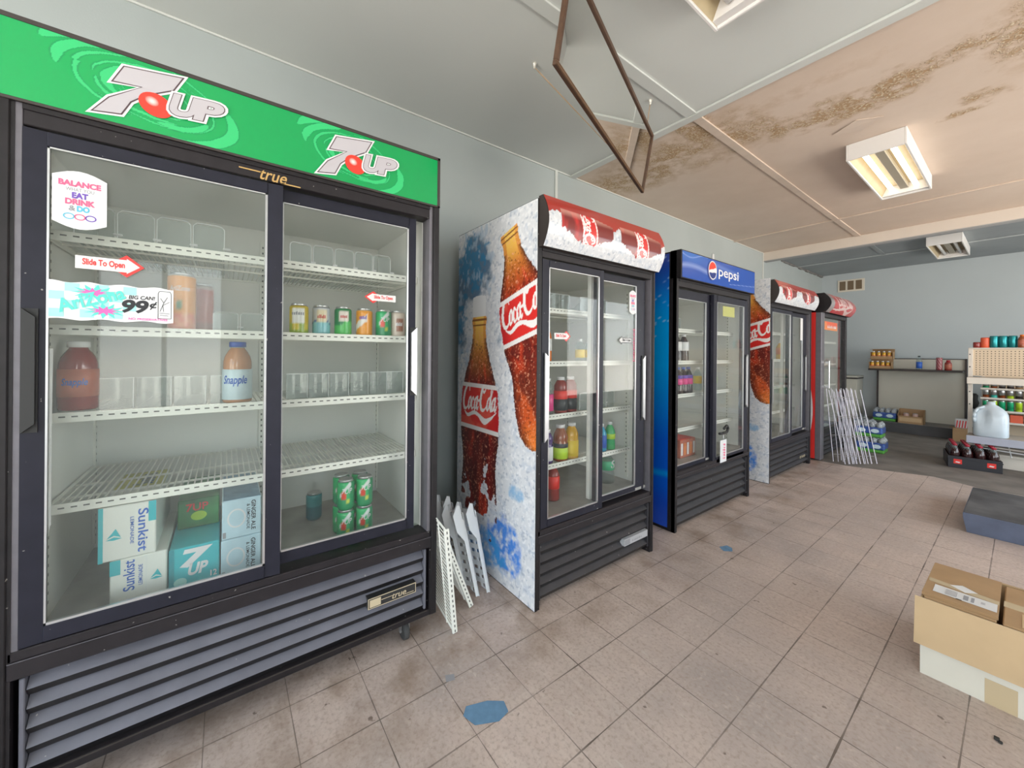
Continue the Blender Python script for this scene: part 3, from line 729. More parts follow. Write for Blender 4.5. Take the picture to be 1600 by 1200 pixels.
def louvres(par, y0, y1, z0, z1, n, xb, mt='grille_black'):
    b = MB(); p = (z1-z0)/n
    for i in range(n):
        zt = z1-i*p; zb = zt-p
        # sloping face then a return with its shade painted in
        b.prism([(xb-.034, zt-.001), (xb, zb+p*.36), (xb-.004, zb+p*.33), (xb-.034, zt-.006)], 'y', y0, y1, mt)
        b.prism([(xb, zb+p*.36), (xb-.013, zb-.004), (xb-.017, zb-.002), (xb-.004, zb+p*.33)], 'y', y0, y1, 'grille_shade')
    b.box(xb-.06, xb-.034, y0, y1, z0, z1, 'grille_shade')
    b.box(xb-.024, xb+.002, y0-.012, y0-.002, z0, z1, mt, .002); b.box(xb-.024, xb+.002, y1+.002, y1+.012, z0, z1, mt, .002)
    g = b.build('grille', par); return g
def caster(par, x, y, zt):
    b = MB(); b.box(x-.03, x+.03, y-.022, y+.022, zt-.004, zt, 'steel', .001)
    b.prism([(x-.024, zt-.004), (x+.024, zt-.004), (x+.016, .034), (x-.004, .028)], 'y', y-.019, y-.015, 'steel'); b.prism([(x-.024, zt-.004), (x+.024, zt-.004), (x+.016, .034), (x-.004, .028)], 'y', y+.015, y+.019, 'steel')
    c = b.build('caster', par); k = MB(); R = Matrix.Rotation(PI/2, 4, 'X'); k.lathe([(.030, -.012), (.036, -.009), (.036, .009), (.030, .012)], 'rubber', 20, (x+.008, y, .0362), ax=R)
    k.rod((x+.008, y-.02, .036), (x+.008, y+.02, .036), .006, 'steel', 8); k.build('wheel', c)
def cooler(name, loc, Wd, H, label, cat, D=.745, zb=.0, sill=(.37, .45), rail=1.75, head=(1.81, None), doors=None, shelves=(), lin_z0=None, grille=(.03, .35, 5), side=None, nshelf=44, mull=True, shelf_x=(-.62, -.12), group=None, jamb='trim_grey', linerk='liner', front_w=.032, gm='grille_black'):
    t = thing(name, loc, label, cat, group); hz = head[0]
    s0, s1 = sill; zin = lin_z0 or (s1+.03)
    b = MB()    # shell
    b.box(-D, -.004, .0, .03, zb, H-.001, 'black_metal'); b.box(-D, -.004, Wd-.03, Wd, zb, H-.001, 'black_metal')
    b.box(-D, -D+.03, .03, Wd-.03, zb, H-.001, 'black_metal'); b.box(-D+.03, -.04, .03, Wd-.03, hz+.01, H-.004, 'black_metal')
    b.box(-D+.03, -.06, .03, Wd-.03, zb+.012, zin-.02, 'black_metal')
    b.build('cabinet', t)
    b = MB(); x0 = -D+.05; x1 = -.075; y0 = .045; y1 = Wd-.045; z1 = rail+.01
    b.box(x0-.012, x0, y0-.012, y1+.012, zin, z1, linerk); b.box(x0, x1, y0-.012, y0, zin, z1, linerk); b.box(x0, x1, y1, y1+.012, zin, z1, linerk)
    b.box(x0-.012, x1+.02, y0-.012, y1+.012, z1, z1+.012, linerk); b.box(x0-.012, x1+.04, y0-.012, y1+.012, zin-.015, zin, 'liner_floor')
    # slotted shelf standards
    for yy in (y0, y1-.006, Wd*.5-.01):
        for xx in ((x0+.001, x1-.10) if yy != Wd*.5-.01 else (x0+.001,)):
            if yy == Wd*.5-.01: b.box(xx, xx+.008, yy, yy+.022, zin+.02, z1-.05, 'wire_white'); fr = front(xx+.008, yy, 0); du = .011
            else: b.box(xx, xx+.022, yy, yy+.006, zin+.02, z1-.05, 'wire_white'); fr = sidef(xx, yy, 0) if yy > .1 else (V3(xx, yy+.006, 0), V3(1,0,0), V3(0,0,1), V3(0,1,0)); du = .011
            q = zin+.05
            while q < z1-.08: b.flat([(du-.003, q), (du+.003, q), (du+.003, q+.009), (du-.003, q+.009)], fr, 'dash', .0008); q += .026
    b.build('liner', t)
    # bezel: side posts, inner jambs, top rail, sill
    b = MB()
    b.box(-.03, 0, 0, front_w*.55, zb, hz, 'black_metal', .002); b.box(-.03, 0, Wd-front_w*.55, Wd, zb, hz, 'black_metal', .002)
    b.box(-.075, -.006, front_w*.55, front_w, s1-.001, hz, jamb, .001); b.box(-.075, -.006, Wd-front_w, Wd-front_w*.55, s1-.001, hz, jamb, .001)
    b.box(-.075, -.006, front_w, Wd-front_w, rail+.004, hz, 'black_trim', .002)
    b.box(-.012, -.001, front_w, Wd-front_w, hz-.016, hz-.002, 'black_metal', .001)
    b.box(-.09, -.004, front_w*.55, Wd-front_w*.55, s1-.026, s1, 'black_trim', .003)
    b.box(-.03, -.001, front_w*.55, Wd-front_w*.55, s0, s1-.025, 'black_trim', .003)
    b.box(-.0015, -.0003, front_w*.6, Wd-front_w*.6, s1-.0265, s1-.0250, 'trim_grey')
    b.box(-.10, -.075, Wd*.5-.020, Wd*.5+.004, s1, rail, linerk)           # mullion behind the doors
    b.build('front_frame', t)
    for dd in doors or []: sliding_door(t, *dd)
    louvres(t, front_w+.012, Wd-front_w-.012, grille[0], grille[1], grille[2], -.012, gm)
    for z in shelves: wire_shelf(t, shelf_x[0], shelf_x[1], .05, Wd-.05, z, nshelf)
    return t
def slide_sticker(par, fr, y, z, w, h, right, dark=False):
    b = MB(); k = 1 if right else -1
    def P(pts): return [(y+(p[0] if right else w-p[0]), z+p[1]) for p in pts]
    red = P([(w*.72, -h*.35), (w, h*.5), (w*.72, h*1.35)]); rs = P([(w*.80, h*.5), (w*.72, -h*.35), (w, h*.5), (w*.72, h*1.35)])
    if dark:
        b.flat(P([(0, 0), (w*.74, 0), (w*.74, -h*.35), (w, h*.5), (w*.74, h*1.35), (w*.74, h), (0, h)]), fr, 'ink_black', .0004)
        b.flat(P([(.003, .003), (w*.77, .003), (w*.77, -h*.12), (w*.95, h*.5), (w*.77, h*1.12), (w*.77, h-.003), (.003, h-.003)]), fr, 'paper', .0008)
    else:
        b.flat(P([(w*.73, -h*.40), (w, h*.5), (w*.73, h*1.40), (w*.60, h*1.0), (w*.60, 0)]), fr, 'red', .0004)
        b.flat(P([(0, 0), (w*.73, 0), (w*.73, -h*.12), (w*.93, h*.5), (w*.73, h*1.12), (w*.73, h), (0, h)]), fr, 'paper', .0008)
    letters(b, 'Slide To Open', fr, 'ink_black' if dark else 'red', y+w*(.10 if right else .30), z+h*.20, w*.60, h*.60, .03, 0, .0013)
    return b.build('sticker', par)
def balance_sticker(par, fr, y, z, w, h):
    b = MB(); pts = []
    for i in range(9): t = i/8; pts.append((y+w*t, z-.012*math.sin(PI*t)*1.4))
    for i in range(9): t = 1-i/8; pts.append((y+w*t, z+h+.012*math.sin(PI*t)*1.4))
    b.flat(pts, fr, 'white', .0004); L = lambda s, m, a, c, d, e, o=.015: letters(b, s, fr, m, y+w*a, z+h*c, w*d, h*e, o*1.7, 0, .001)
    L('BALANCE', 'pink', .12, .80, .76, .115, .03); L('WHAT YOU', 'ink_grey', .24, .69, .52, .075, 0); L('EAT', 'violet', .36, .545, .28, .115, .03); L('DRINK', 'pink', .24, .40, .52, .115, .03); L('&', 'ink_grey', .30, .255, .11, .11); L('DO', 'cyan', .45, .255, .22, .115, .03)
    for i, m_ in enumerate(('cyan', 'pink', 'violet')):
        cx = y+w*(.30+.20*i); cz = z+h*.13; r = w*.085; ring = [(cx+r*1.25*math.cos(a), cz+r*math.sin(a)) for a in [2*PI*j/16 for j in range(16)]]; inn = [(cx+r*.95*math.cos(a), cz+r*.70*math.sin(a)) for a in [2*PI*j/16 for j in range(16)]]
        b.tris(ring+inn, [(j, (j+1) % 16, 16+(j+1) % 16, 16+j) for j in range(16)], fr, m_, .001)
    return b.build('sticker', par)
def true_logo(b, fr, y, z, w, h, m, lift=.0008):
    letters(b, 'true', fr, m, y+w*.30, z, w*.44, h, .012, .25, lift)
    t = h*.13
    b.flat([(y, z+h*.80), (y+w*.36, z+h*.80), (y+w*.36, z+h*.80-t), (y, z+h*.80-t)], fr, m, lift); b.flat([(y+w*.68, z-t*.2), (y+w, z-t*.2), (y+w, z+t*.8), (y+w*.66, z+t*.8)], fr, m, lift)

# ---------------------------------------------------------------- 1: the green-signed cooler
X1, Y1, W1, H1 = .82, -.448, 1.167, 2.015
c1 = cooler('display_cooler', (X1, Y1, 0), W1, H1, 'tall black two-door cooler with a green lit sign, nearest on the left', 'drinks cooler', D=.72, zb=.10,
    sill=(.382, .452), rail=1.752, head=(1.808, None), lin_z0=.430, grille=(.128, .376, 5), gm='grille', shelves=(1.515, 1.255, 1.01, .757), nshelf=62,
    doors=[(.042, .598, .455, 1.750, -.004, (.052+.006, .99, 1.30, 1, 'dark'), (.040, .043), .036, .040, 'glass_dusty'),
           (.560, 1.078, .470, 1.750, -.034, (1.068, 1.02, 1.30, -1, 'silver'), (.040, .030), .042, .040, 'glass')], front_w=.042)
b = MB(); b.box(-.05, -.004, .03, W1-.03, .100, .125, 'black_metal', .002); b.box(-.0045, -.0025, .04, W1-.04, .121, .1245, 'dark_brown'); b.build('base_rail', c1)
for (x, y) in ((-.075, .10), (-.075, 1.055), (-.64, .10), (-.64, 1.055)): caster(c1, x, y, .10)
b = MB(); b.box(-.05, .0, 0, W1, 1.808, H1, 'dark_brown', .003); b.box(-.0, .004, 0, W1, H1-.012, H1, 'dark_brown', .001); b.box(0, .004, 0, W1, 1.806, 1.814, 'dark_brown', .001); b.box(0, .004, W1-.012, W1, 1.806, H1, 'dark_brown', .001)
sg = b.build('sign', c1)
b = MB(); w_, h_ = W1-.014, H1-1.808-.018; f_ = green_sign_art(w_, h_)
b.grid(640, 108, lambda U, V: np.stack([U*0+.0015, .002+U*w_, 1.814+V*h_], -1), f_, 'print_gloss'); b.build('sign_face', sg)
def sevenup(par, y, z, k):
    b = MB(); fr = front(.0024, y, z)
    S7 = [(0, 0), (.050, .062), (.092, .098), (.050, .092), (.036, .092), (.062, .140), (.178, .150), (.160, .108), (.118, .080), (.078, .045), (.052, .006)]
    S7 = [(0, 0), (.030, .045), (.095, .100), (.037, .093), (.058, .140), (.178, .160), (.158, .118), (.102, .082), (.070, .050), (.052, .010)]
    S7 = [(p[0]*k, p[1]*k) for p in S7]
    def up(off, m, lift):
        letters(b, 'U', fr, m, .150*k, .048*k, .052*k, .056*k, off, .24, lift, arch=.10); letters(b, 'P', fr, m, .209*k, .054*k, .052*k, .056*k, off, .24, lift+.00005, arch=.10)
    b.flat(offset_poly(S7, .0080*k), fr, 'white', .0006); b.flat(offset_poly(S7, .0030*k), fr, 'letter_line', .0012); b.flat(S7, fr, 'letter_grey', .0018)
    cx, cz = .122*k, .060*k; nr = 26
    def el(s, ox=0, oz=0): return [(cx+ox+.036*k*s*math.cos(a), cz+oz+.033*k*s*math.sin(a)-.10*.036*k*s*math.cos(a)) for a in [2*PI*j/nr for j in range(nr)]]
    b.flat(el(1), fr, 'seven_red', .0024)
    # printed highlight of the red ball
    hl = el(.42, -.008*k, .008*k); n0 = len(b.v); b.add([tuple(fr[0]+fr[1]*p[0]+fr[2]*p[1]+fr[3]*.0028) for p in hl]+[tuple(fr[0]+fr[1]*(cx-.008*k)+fr[2]*(cz+.008*k)+fr[3]*.0028)], [(j, (j+1) % nr, nr) for j in range(nr)], 'print_gloss', False, [(.82, .05, .03)]*nr+[(.98, .85, .80)])
    up(.125, 'white', .0032); up(.066, 'letter_line', .0037); up(.045, 'letter_grey', .0042)
    b.build('logo', par)
sevenup(sg, .163, 1.832, 1.0); sevenup(sg, .703, 1.826, 1.0)
b = MB(); true_logo(b, front(-.004, .477, 1.752), 0, .004, .172, .030, 'gold'); b.build('logo', c1)
b = MB(); fr = front(.002, .885, .222); b.flat([(0, 0), (.190, 0), (.190, .040), (0, .040)], fr, 'gold_pale', 0); b.flat([(.003, .003), (.187, .003), (.187, .037), (.003, .037)], fr, 'badge_black', .0006)
b.flat([(.006, .006), (.048, .006), (.048, .034), (.006, .034)], fr, 'gold_pale', .0012); true_logo(b, fr, .05, .009, .13, .018, 'gold_pale', .0012); b.box(-.030, .0018, .885, 1.075, .222, .262, 'badge_black'); b.build('badge', c1)
d1 = [o for o in c1.children if o.name.startswith('sliding_door')]
gfr = lambda x: front(x, 0, 0)
fr = front(-.0115+.004, Y1*0, 0)
slide_sticker(d1[0], fr, -.317-Y1, 1.412, .132, .034, True); slide_sticker(d1[1], front(-.0375, 0, 0), .425-Y1, 1.398, .122, .026, False)
balance_sticker(d1[0], fr, -.358-Y1, 1.530, .098, .118)
# price banner
b = MB(); y0, z0, w_, h_ = -.366-Y1, 1.277, .243, .098; pts = []
for i in range(25): t = i/24; pts.append((y0+w_*t, z0+.0025*math.sin(t*19)))
for i in range(25): t = 1-i/24; pts.append((y0+w_*t, z0+h_+.0025*math.sin(t*23+1)))
b.flat(pts, fr, 'white', .0004)
for i in range(6):
    for j in range(4):
        if (i+j) % 2 == 0: a = y0+.004+i*.027; c = z0+.006+j*.0225; b.flat([(a, c), (a+.0262, c), (a+.0262, c+.0215), (a, c+.0215)], fr, 'turquoise_pale', .0008)
def burst(cx, cz, rx, rz, m, lift, ph=0):
    n_ = 22; b.flat([(cx+(rx if i % 2 else rx*.55)*math.cos(2*PI*i/n_+ph), cz+(rz if i % 2 else rz*.4)*math.sin(2*PI*i/n_+ph)) for i in range(n_)], fr, m, lift)
burst(y0+.085, z0+.073, .045, .022, 'turquoise', .0011); burst(y0+.082, z0+.073, .032, .013, 'magenta', .0013, .2); burst(y0+.105, z0+.026, .042, .022, 'turquoise', .0011, .3); burst(y0+.104, z0+.026, .030, .013, 'magenta', .0013)
letters(b, 'AriZona', fr, 'turquoise', y0+.024, z0+.018, .128, .032, .03, .1, .0017, .36)
letters(b, 'BIG CAN!', fr, 'ink_black', y0+.150, z0+.063, .052, .010, .02, .15, .0012); letters(b, '99', fr, 'ink_black', y0+.134, z0+.026, .050, .033, .04, .2, .0012); letters(b, '¢', fr, 'ink_black', y0+.192, z0+.036, .013, .022, .02, .1, .0012)
letters(b, 'NO PRESERVATIVES', fr, 'magenta', y0+.150, z0+.005, .080, .006, .02, 0, .0012)
def line2(p, q, w, m, lift): 
    d = Vector((q[0]-p[0], q[1]-p[1])).normalized(); n_ = Vector((-d.y, d.x))*w/2; b.flat([(p[0]+n_.x, p[1]+n_.y), (p[0]-n_.x, p[1]-n_.y), (q[0]-n_.x, q[1]-n_.y), (q[0]+n_.x, q[1]+n_.y)], fr, m, lift)
cx, cz = y0+.210, z0+.012; o = [(cx, cz), (cx+.028, cz), (cx+.028, cz+.072), (cx+.025, cz+.078), (cx+.003, cz+.078), (cx, cz+.072)]
for i in range(6): line2(o[i], o[(i+1) % 6], .0012, 'ink_black', .0012)
for (p, q) in (((.004, .02), (.012, .045)), ((.012, .045), (.020, .062)), ((.012, .045), (.005, .058)), ((.010, .038), (.024, .048)), ((.012, .02), (.010, .038)), ((.003, .016), (.025, .014)), ((.004, .010), (.022, .008))): line2((cx+p[0], cz+p[1]), (cx+q[0], cz+q[1]), .0011, 'ink_black', .0012)
b.build('sticker', d1[0])
# second, edge-on paper strip hanging inside the left edge of the pane
b = MB(); b.add([(-.016, .087, .725), (-.016, .090, .745), (-.018, .092, 1.20), (-.016, .087, 1.20), ], [(0, 1, 2, 3)], 'paper'); b.box(-.019, -.0165, .084, .091, .745, 1.20, 'paper'); b.build('paper_strip', d1[0])
# ---------------------------------------------------------------- 2: cola cooler with ice artwork
def cola_cooler(loc, Wd, H, D, label, doors, shelves, nsh, panel=None, side_strip=True):
    c = cooler('display_cooler', loc, Wd, H, label, 'drinks cooler', D=D, zb=.0, sill=(.305, .368), rail=1.645, head=(1.694, None), lin_z0=.40, grille=(.035, .298, 5), shelves=shelves, nshelf=nsh, doors=doors, shelf_x=(-D+.12, -.14), jamb='trim_grey')
    if panel is None:
        b = MB(); b.grid(188, 480, lambda U, V: np.stack([-D+U*D, U*0-.0015, .004+V*(H-.008)], -1), cola_panel_art(.745, H), 'print'); p = b.build('side_artwork', c)
    else:
        p = panel.copy(); COL.objects.link(p); p.parent = c
    # curved light box
    n = 12; zc0, zc1 = 1.690, H+.008; hh = zc1-zc0
    def bulge(V): return .012+.058*np.sin(np.clip(V, 0, 1)*PI*.80+.35)
    b = MB(); b.box(-.04, -.002, .004, Wd-.004, zc0+.005, H-.002, 'black_metal')
    prof = [(-.002, zc0)]+[(float(bulge(np.array(i/n)))-.003, zc0+hh*i/n) for i in range(n+1)]+[(-.002, zc1)]
    b.prism(prof, 'y', .006, Wd-.012, 'dark_brown'); hd = b.build('sign', c)
    b = MB(); b.grid(300, 60, lambda U, V: np.stack([bulge(V), .006+U*(Wd-.018), zc0+V*hh], -1), cola_header_art(Wd-.018, hh), 'print_gloss', True); b.build('sign_face', hd)
    b = MB(); true_logo(b, front(-.006, Wd*.36, 1.66), 0, 0, .12, .018, 'dark_brown')
    return c
X2, Y2, W2, H2 = .955, 1.150, .940, 1.918
c2 = cola_cooler((X2, Y2, 0), W2, H2, .745, 'black sliding-door cooler wrapped in cola bottles on ice, second from the left', [
    (.034, .470, .372, 1.642, -.004, (.058, .78, 1.20, 1, 'silver'), (.046, .030), .034, .036, 'glass'), (.450, .905-.02, .385, 1.642, -.034, (.868, .80, 1.19, -1, 'silver'), (.032, .078), .040, .030, 'glass')],
    (1.425, 1.145, .865, .605), 40)
pan2 = [o for o in c2.children if o.name.startswith('side_artwork')][0]
d2 = [o for o in c2.children if o.name.startswith('sliding_door')]
slide_sticker(d2[0], front(-.0075, 0, 0), .115, 1.268, .11, .030, True); slide_sticker(d2[1], front(-.0375, 0, 0), .640, 1.262, .12, .030, False, True)
balance_sticker(d2[1], front(-.0375, 0, 0), .738, 1.448, .068, .108)
b = MB(); fr = (V3(-.0375, .790, 1.155), V3(0, 0, 1), V3(0, -1, 0), V3(1, 0, 0)); marks(b, fr, 'pink', 0, 0, .19, .016, 14); b.flat([(0, -.012), (.003, -.012), (.003, .02), (0, .02)], fr, 'pink', .001); b.flat([(.187, -.012), (.19, -.012), (.19, .02), (.187, .02)], fr, 'pink', .001); b.build('sticker', d2[1])
b = MB(); fr = front(.001, .66, .110); b.flat([(0, 0), (.22, 0), (.22, .038), (0, .038)], fr, 'silver_flat', .0); b.flat([(.004, .004), (.05, .004), (.05, .034), (.004, .034)], fr, 'ink_grey', .0008); marks(b, fr, 'ink_grey', .07, .012, .10, .012, 5, .0008); b.box(-.03, .0008, .66, .88, .110, .148, 'silver_flat'); b.build('badge', c2)

# ---------------------------------------------------------------- 3: blue cooler
X3, Y3, W3, H3 = .91, 2.412, 1.155, 1.895
c3 = cooler('display_cooler', (X3, Y3, 0), W3, H3, 'blue-sided sliding-door cooler with a blue cola sign, third from the left', 'drinks cooler', D=.745, zb=.0, sill=(.35, .40), rail=1.655, head=(1.712, None), lin_z0=.42, grille=(.03, .335, 5), shelves=(1.375, 1.14, .895, .645), nshelf=34,
    doors=[(.034, .545, .385, 1.650, -.034, None, (.022, .070), .062, .040, 'glass'), (.520, 1.105, .372, 1.650, -.004, (1.080, .76, 1.20, -1, 'silver_flat'), (.060, .055), .050, .045, 'glass')], jamb='trim_grey')
b = MB(); b.grid(40, 160, lambda U, V: np.stack([-.745+U*.690, U*0-.0015, .02+V*(H3-.03)], -1), blue_panel_art, 'print_gloss'); b.build('side_artwork', c3)
b = MB(); b.box(-.05, .028, 0, W3+.004, 1.708, H3+.003, 'black_metal', .002); sg3 = b.build('sign', c3)
b = MB(); b.grid(160, 40, lambda U, V: np.stack([U*0+.0292, .012+U*(W3-.016), 1.714+V*(H3-1.714-.004)], -1), blue_sign_art, 'print_gloss'); b.build('sign_face', sg3)
b = MB(); fr = front(.0298, .425, 1.812)
b.flat(ell(-.018, -.006, .062, .070), fr, 'pepsi_navy', .0004); b.flat(ell(0, 0, .062, .068)[:-1], fr, 'white', .001)
b.flat([(p[0], p[1]) for p in ell(0, 0, .055, .060, .35, PI+.1)]+[(-.03, .004), (.01, .010), (.035, .022)], fr, 'seven_red', .0016)
b.flat([(p[0], p[1]) for p in ell(0, 0, .055, .060, PI+.35, 2*PI-.25)]+[(.02, -.014), (-.01, -.020), (-.035, -.018)], fr, 'pepsi_navy', .0016)
letters(b, 'pepsi', fr, 'white', .092, -.050, .325, .088, .012, 0, .001); b.build('logo', sg3)
d3 = [o for o in c3.children if o.name.startswith('sliding_door')]
b = MB(); b.flat([(.70, 1.50), (.90, 1.50), (.90, 1.58), (.70, 1.58)], front(-.020, 0, 0), 'yellow_note', 0); b.box(-.0215, -.0205, .70, .90, 1.50, 1.58, 'yellow_note'); b.build('paper_note', d3[1])
b = MB(); b.tube([(-.02+.034, .585, .60), (.016, .62, .598), (.016, .70, .60), (.016, .72, .625), (.016, .70, .65), (.016, .655, .63)], .010, 'dark', 8); b.tube([(.016, .64, .595), (.017, .645, .555)], .002, 'white')
fr = front(.016, .60, .375); b.box(.012, .0155, .60, .70, .375, .545, 'white', .001); marks(b, (V3(.0156, .675, .40), V3(0,0,1), V3(0,-1,0), V3(1,0,0)), 'pink', 0, 0, .12, .045, 6, .001); b.build('lock_tag', c3)

# ---------------------------------------------------------------- 4: far cola cooler (same artwork)
X4, Y4, W4, H4 = .89, 4.046, 1.150, 1.892
c4 = cola_cooler((X4, Y4, 0), W4, H4, .745, 'black sliding-door cooler with cola-bottle side artwork, fourth from the left', [
    (.034, .585, .372, 1.642, -.004, (.058, .74, 1.16, 1, 'silver'), (.040, .034), .034, .036, 'glass'), (.560, 1.096, .385, 1.642, -.034, (1.075, .80, 1.20, -1, 'silver'), (.032, .090), .040, .030, 'glass')],
    (1.425, 1.145, .865, .605), 30, panel=None)
pan4 = [o for o in c4.children if o.name.startswith('side_artwork')][0]; pan4.data = pan2.data
b = MB(); letters(b, 'true', front(.002, .80, .11), 'gold_pale', 0, 0, .16, .026, .01, .2, .001); b.build('badge', c4)
b = MB(); b.box(-.0375, -.0365, .93, 1.00, 1.36, 1.60, 'paper'); b.build('sticker', [o for o in c4.children if o.name.startswith('sliding_door')][1])

# ---------------------------------------------------------------- 5: single-door red cooler
X5, Y5, W5, H5 = .93, 5.395, 1.035, 1.900
c5 = thing('display_cooler', (X5, Y5, 0), 'single-door cooler with bright red sides and a red cola sign, farthest on the left', 'drinks cooler')
b = MB(); D = .66
b.box(-D, -.055, 0, .03, .02, H5-.19, 'red'); b.box(-D, -.12, 0, .03, H5-.19, H5, 'red'); b.box(-D, -.055, W5-.03, W5, .02, H5-.01, 'red'); b.box(-D, -D+.03, .03, W5-.03, .02, H5-.01, 'black_metal'); b.box(-D+.03, -.055, .03, W5-.03, H5-.04, H5-.01, 'black_metal'); b.box(-D+.03, -.055, .03, W5-.03, .03, .33, 'black_metal')
b.build('cabinet', c5)
b = MB(); fr = sidef(-D, -.001, 0); pts = [(.0, .05), (.50, .05)]+[(.50+.07*math.sin(t*PI)+.03*t, .05+.95*t) for t in [i/12 for i in range(13)]]+[(.42, 1.06), (.2, .9), (0, .8)]
b.flat(pts, fr, 'paper', .0005); b.build('side_artwork', c5)
b = MB(); x0 = -D+.05; b.box(x0-.01, x0, .04, W5-.04, .34, 1.66, 'silver_flat'); b.box(x0, -.08, .04, .05, .34, 1.66, 'silver_flat'); b.box(x0, -.08, W5-.05, W5-.04, .34, 1.66, 'liner'); b.box(x0, -.06, .04, W5-.04, .33, .34, 'liner_floor'); b.box(x0, -.06, .04, W5-.04, 1.66, 1.67, 'liner'); b.build('liner', c5)
for z in (1.36, 1.09, .83, .58): wire_shelf(c5, x0+.01, -.10, .055, W5-.055, z, 24, dashes=False)
b = MB(); b.box(-.055, 0, 0, .11, .015, 1.69, 'trim_grey', .003); b.box(-.055, 0, W5-.06, W5, .015, 1.69, 'black_trim', .003); b.box(-.055, 0, .11, W5-.06, .30, .345, 'black_trim', .003); b.box(-.055, 0, .11, W5-.06, 1.645, 1.69, 'black_trim', .003); dr = b.build('hinged_door', c5)
b = MB(); b.box(-.03, -.024, .11, W5-.06, .345, 1.645, 'glass'); b.build('glass_pane', dr)
b = MB(); b.box(-.022, -.021, .16, .70, 1.53, 1.60, 'orange_red'); b.box(-.022, -.0212, .18, .70, 1.50, 1.53, 'lab_orange'); fr = front(-.0208, .18, 1.51); b.flat(ell(.05, .05, .045, .035), fr, 'lab_orange', .0006); marks(b, fr, 'paper', .12, .015, .36, .045, 7, .0006, 3); b.build('sticker', dr)
b = MB(); b.box(.03, .042, .135, .155, .82, 1.14, 'silver', .003); b.box(0, .032, .138, .152, .83, .85, 'silver'); b.box(0, .032, .138, .152, 1.11, 1.13, 'silver'); b.build('handle', dr)
louvres(c5, .04, W5-.04, .04, .29, 5, -.008)
n = 12; prof = [(-.12, 1.692)]+[(.0+.085*math.sin(PI*(.12+.80*i/n)), 1.692+.215*i/n) for i in range(n+1)]+[(-.12, 1.907)]
b = MB(); b.prism(prof, 'y', 0, W5+.01, 'black_metal'); sg = b.build('sign', c5)
def f5(U, V):
    C = full(U, [.50, .04, .04]); C = mixc(C, [.62, .14, .12], np.clip((V-.6)*1.5, 0, .6)); C[U < .13] = (.30, .27, .27)
    sw = np.abs(V-(.18+.62*np.clip(U-.25, 0, 1)**1.6*1.3))-.05*np.sin(np.clip(U*1.1, 0, 1)*PI); C[(sw < 0) & (U > .14)] = (.70, .55, .52)
    k = .62/3.7; tm = script_mask((U-.26)/k, (V-.42)/k*.22/1.03*1.0, 1.3); C[tm] = (.72, .50, .48); return C
b = MB(); b.grid(150, 50, lambda U, V: np.stack([.002+.085*np.sin(PI*(.12+.80*V)), .006+U*(W5), 1.692+V*.215], -1), f5, 'print_gloss', True); b.build('sign_face', sg)
# ================================================================ DRINKS AND FITTINGS INSIDE THE COOLERS
ORD = ['first', 'second', 'third', 'fourth', 'fifth', 'sixth', 'seventh', 'eighth']
def cyl_text(b, txt, R, th0, z, w, h, m, off=.0, shear=0., cx=0., cy=0.):
    v0, _ = text2d(txt, 0.); vs, fs = text2d(txt, off); xs = [p[0] for p in v0]; ys = [p[1] for p in v0]
    sx_ = w/(max(xs)-min(xs)); sy_ = h/(max(ys)-min(ys)); out = []
    for p in vs:
        zz = (p[1]-min(ys))*sy_; a = th0+((p[0]-min(xs))*sx_-w/2+shear*zz)/R; out.append((cx+R*math.cos(a), cy+R*math.sin(a), z+zz))
    b.add(out, fs, m)
def can(name, label, loc, r, h, colf, text=None, group=None, rz=-.22, cat='drink can', n=32):
    t = thing(name, loc, label, cat, group, rz); b = MB()
    zs = [.0, .004, .010]+[.010+(h-.024)*i/12 for i in range(1, 13)]+[h-.008]; rs_ = [r*.78, r*.86, r*.98]+[r]*12+[r*.90]
    b.lathe(list(zip(rs_, zs)), 'print_metal', n, colf=lambda th, z: colf((th+PI) % (2*PI)-PI, z/h))
    for tx in text or []:
        if tx[0] == '~':
            rr_ = random.Random(len(label))
            for i in range(6):
                k_ = tx[3]/6; a = tx[1]+(-tx[3]/2+k_*i)/r; a2 = a+k_*.65/r; hh = tx[4]*rr_.uniform(.6, 1); R_ = r+.0006
                b.add([(R_*math.cos(a), R_*math.sin(a), tx[2]), (R_*math.cos(a2), R_*math.sin(a2), tx[2]), (R_*math.cos(a2), R_*math.sin(a2), tx[2]+hh), (R_*math.cos(a), R_*math.sin(a), tx[2]+hh*.8)], [(0, 1, 2, 3)], tx[5])
        else: cyl_text(b, tx[0], r+.0006, tx[1], tx[2], tx[3], tx[4], tx[5], .01, .15)
    b.build('can_body', t); b = MB(); b.lathe([(r*.90, h-.008), (r*.82, h-.002), (r*.83, h), (r*.79, h), (r*.76, h-.004)], 'can_lid', n); b.build('can_lid', t); return t
def cc(*stops):   # colour by height with optional front panel
    def f(th, z):
        for z1, c in stops:
            if z <= z1: return c
        return stops[-1][1]
    return f
def lemon(th, z): 
    if abs(th) < .75 and .38 < z < .88: return (.72, .72, .66)
    return (.55, .42, .04) if z > .36 else ((.30, .42, .06) if z < .2 or math.sin(th*5) > 0 else (.62, .50, .06))
def tonic(th, z):
    if abs(th-.1) < .6 and .45 < z < .86: return (.66, .56, .36)
    if z > .90: return (.20, .20, .22)
    return (.50, .52, .55) if z > .50+.06*math.cos(th*2) else ((.04, .08, .25) if z > .44+.06*math.cos(th*2) else (.22, .50, .54))
def ginger(th, z):
    if abs(th-.1) < .5 and .52 < z < .84: return (.72, .62, .55)
    return (.02, .22, .07) if z > .45+.1*math.sin(th*2) else (.08, .48, .10)
def orange(th, z):
    if z > .93: return (.7, .5, .3)
    return (.78, .74, .70) if (abs(z-.62-.22*th) < .12 and th < .35) else (.80, .32, .03)
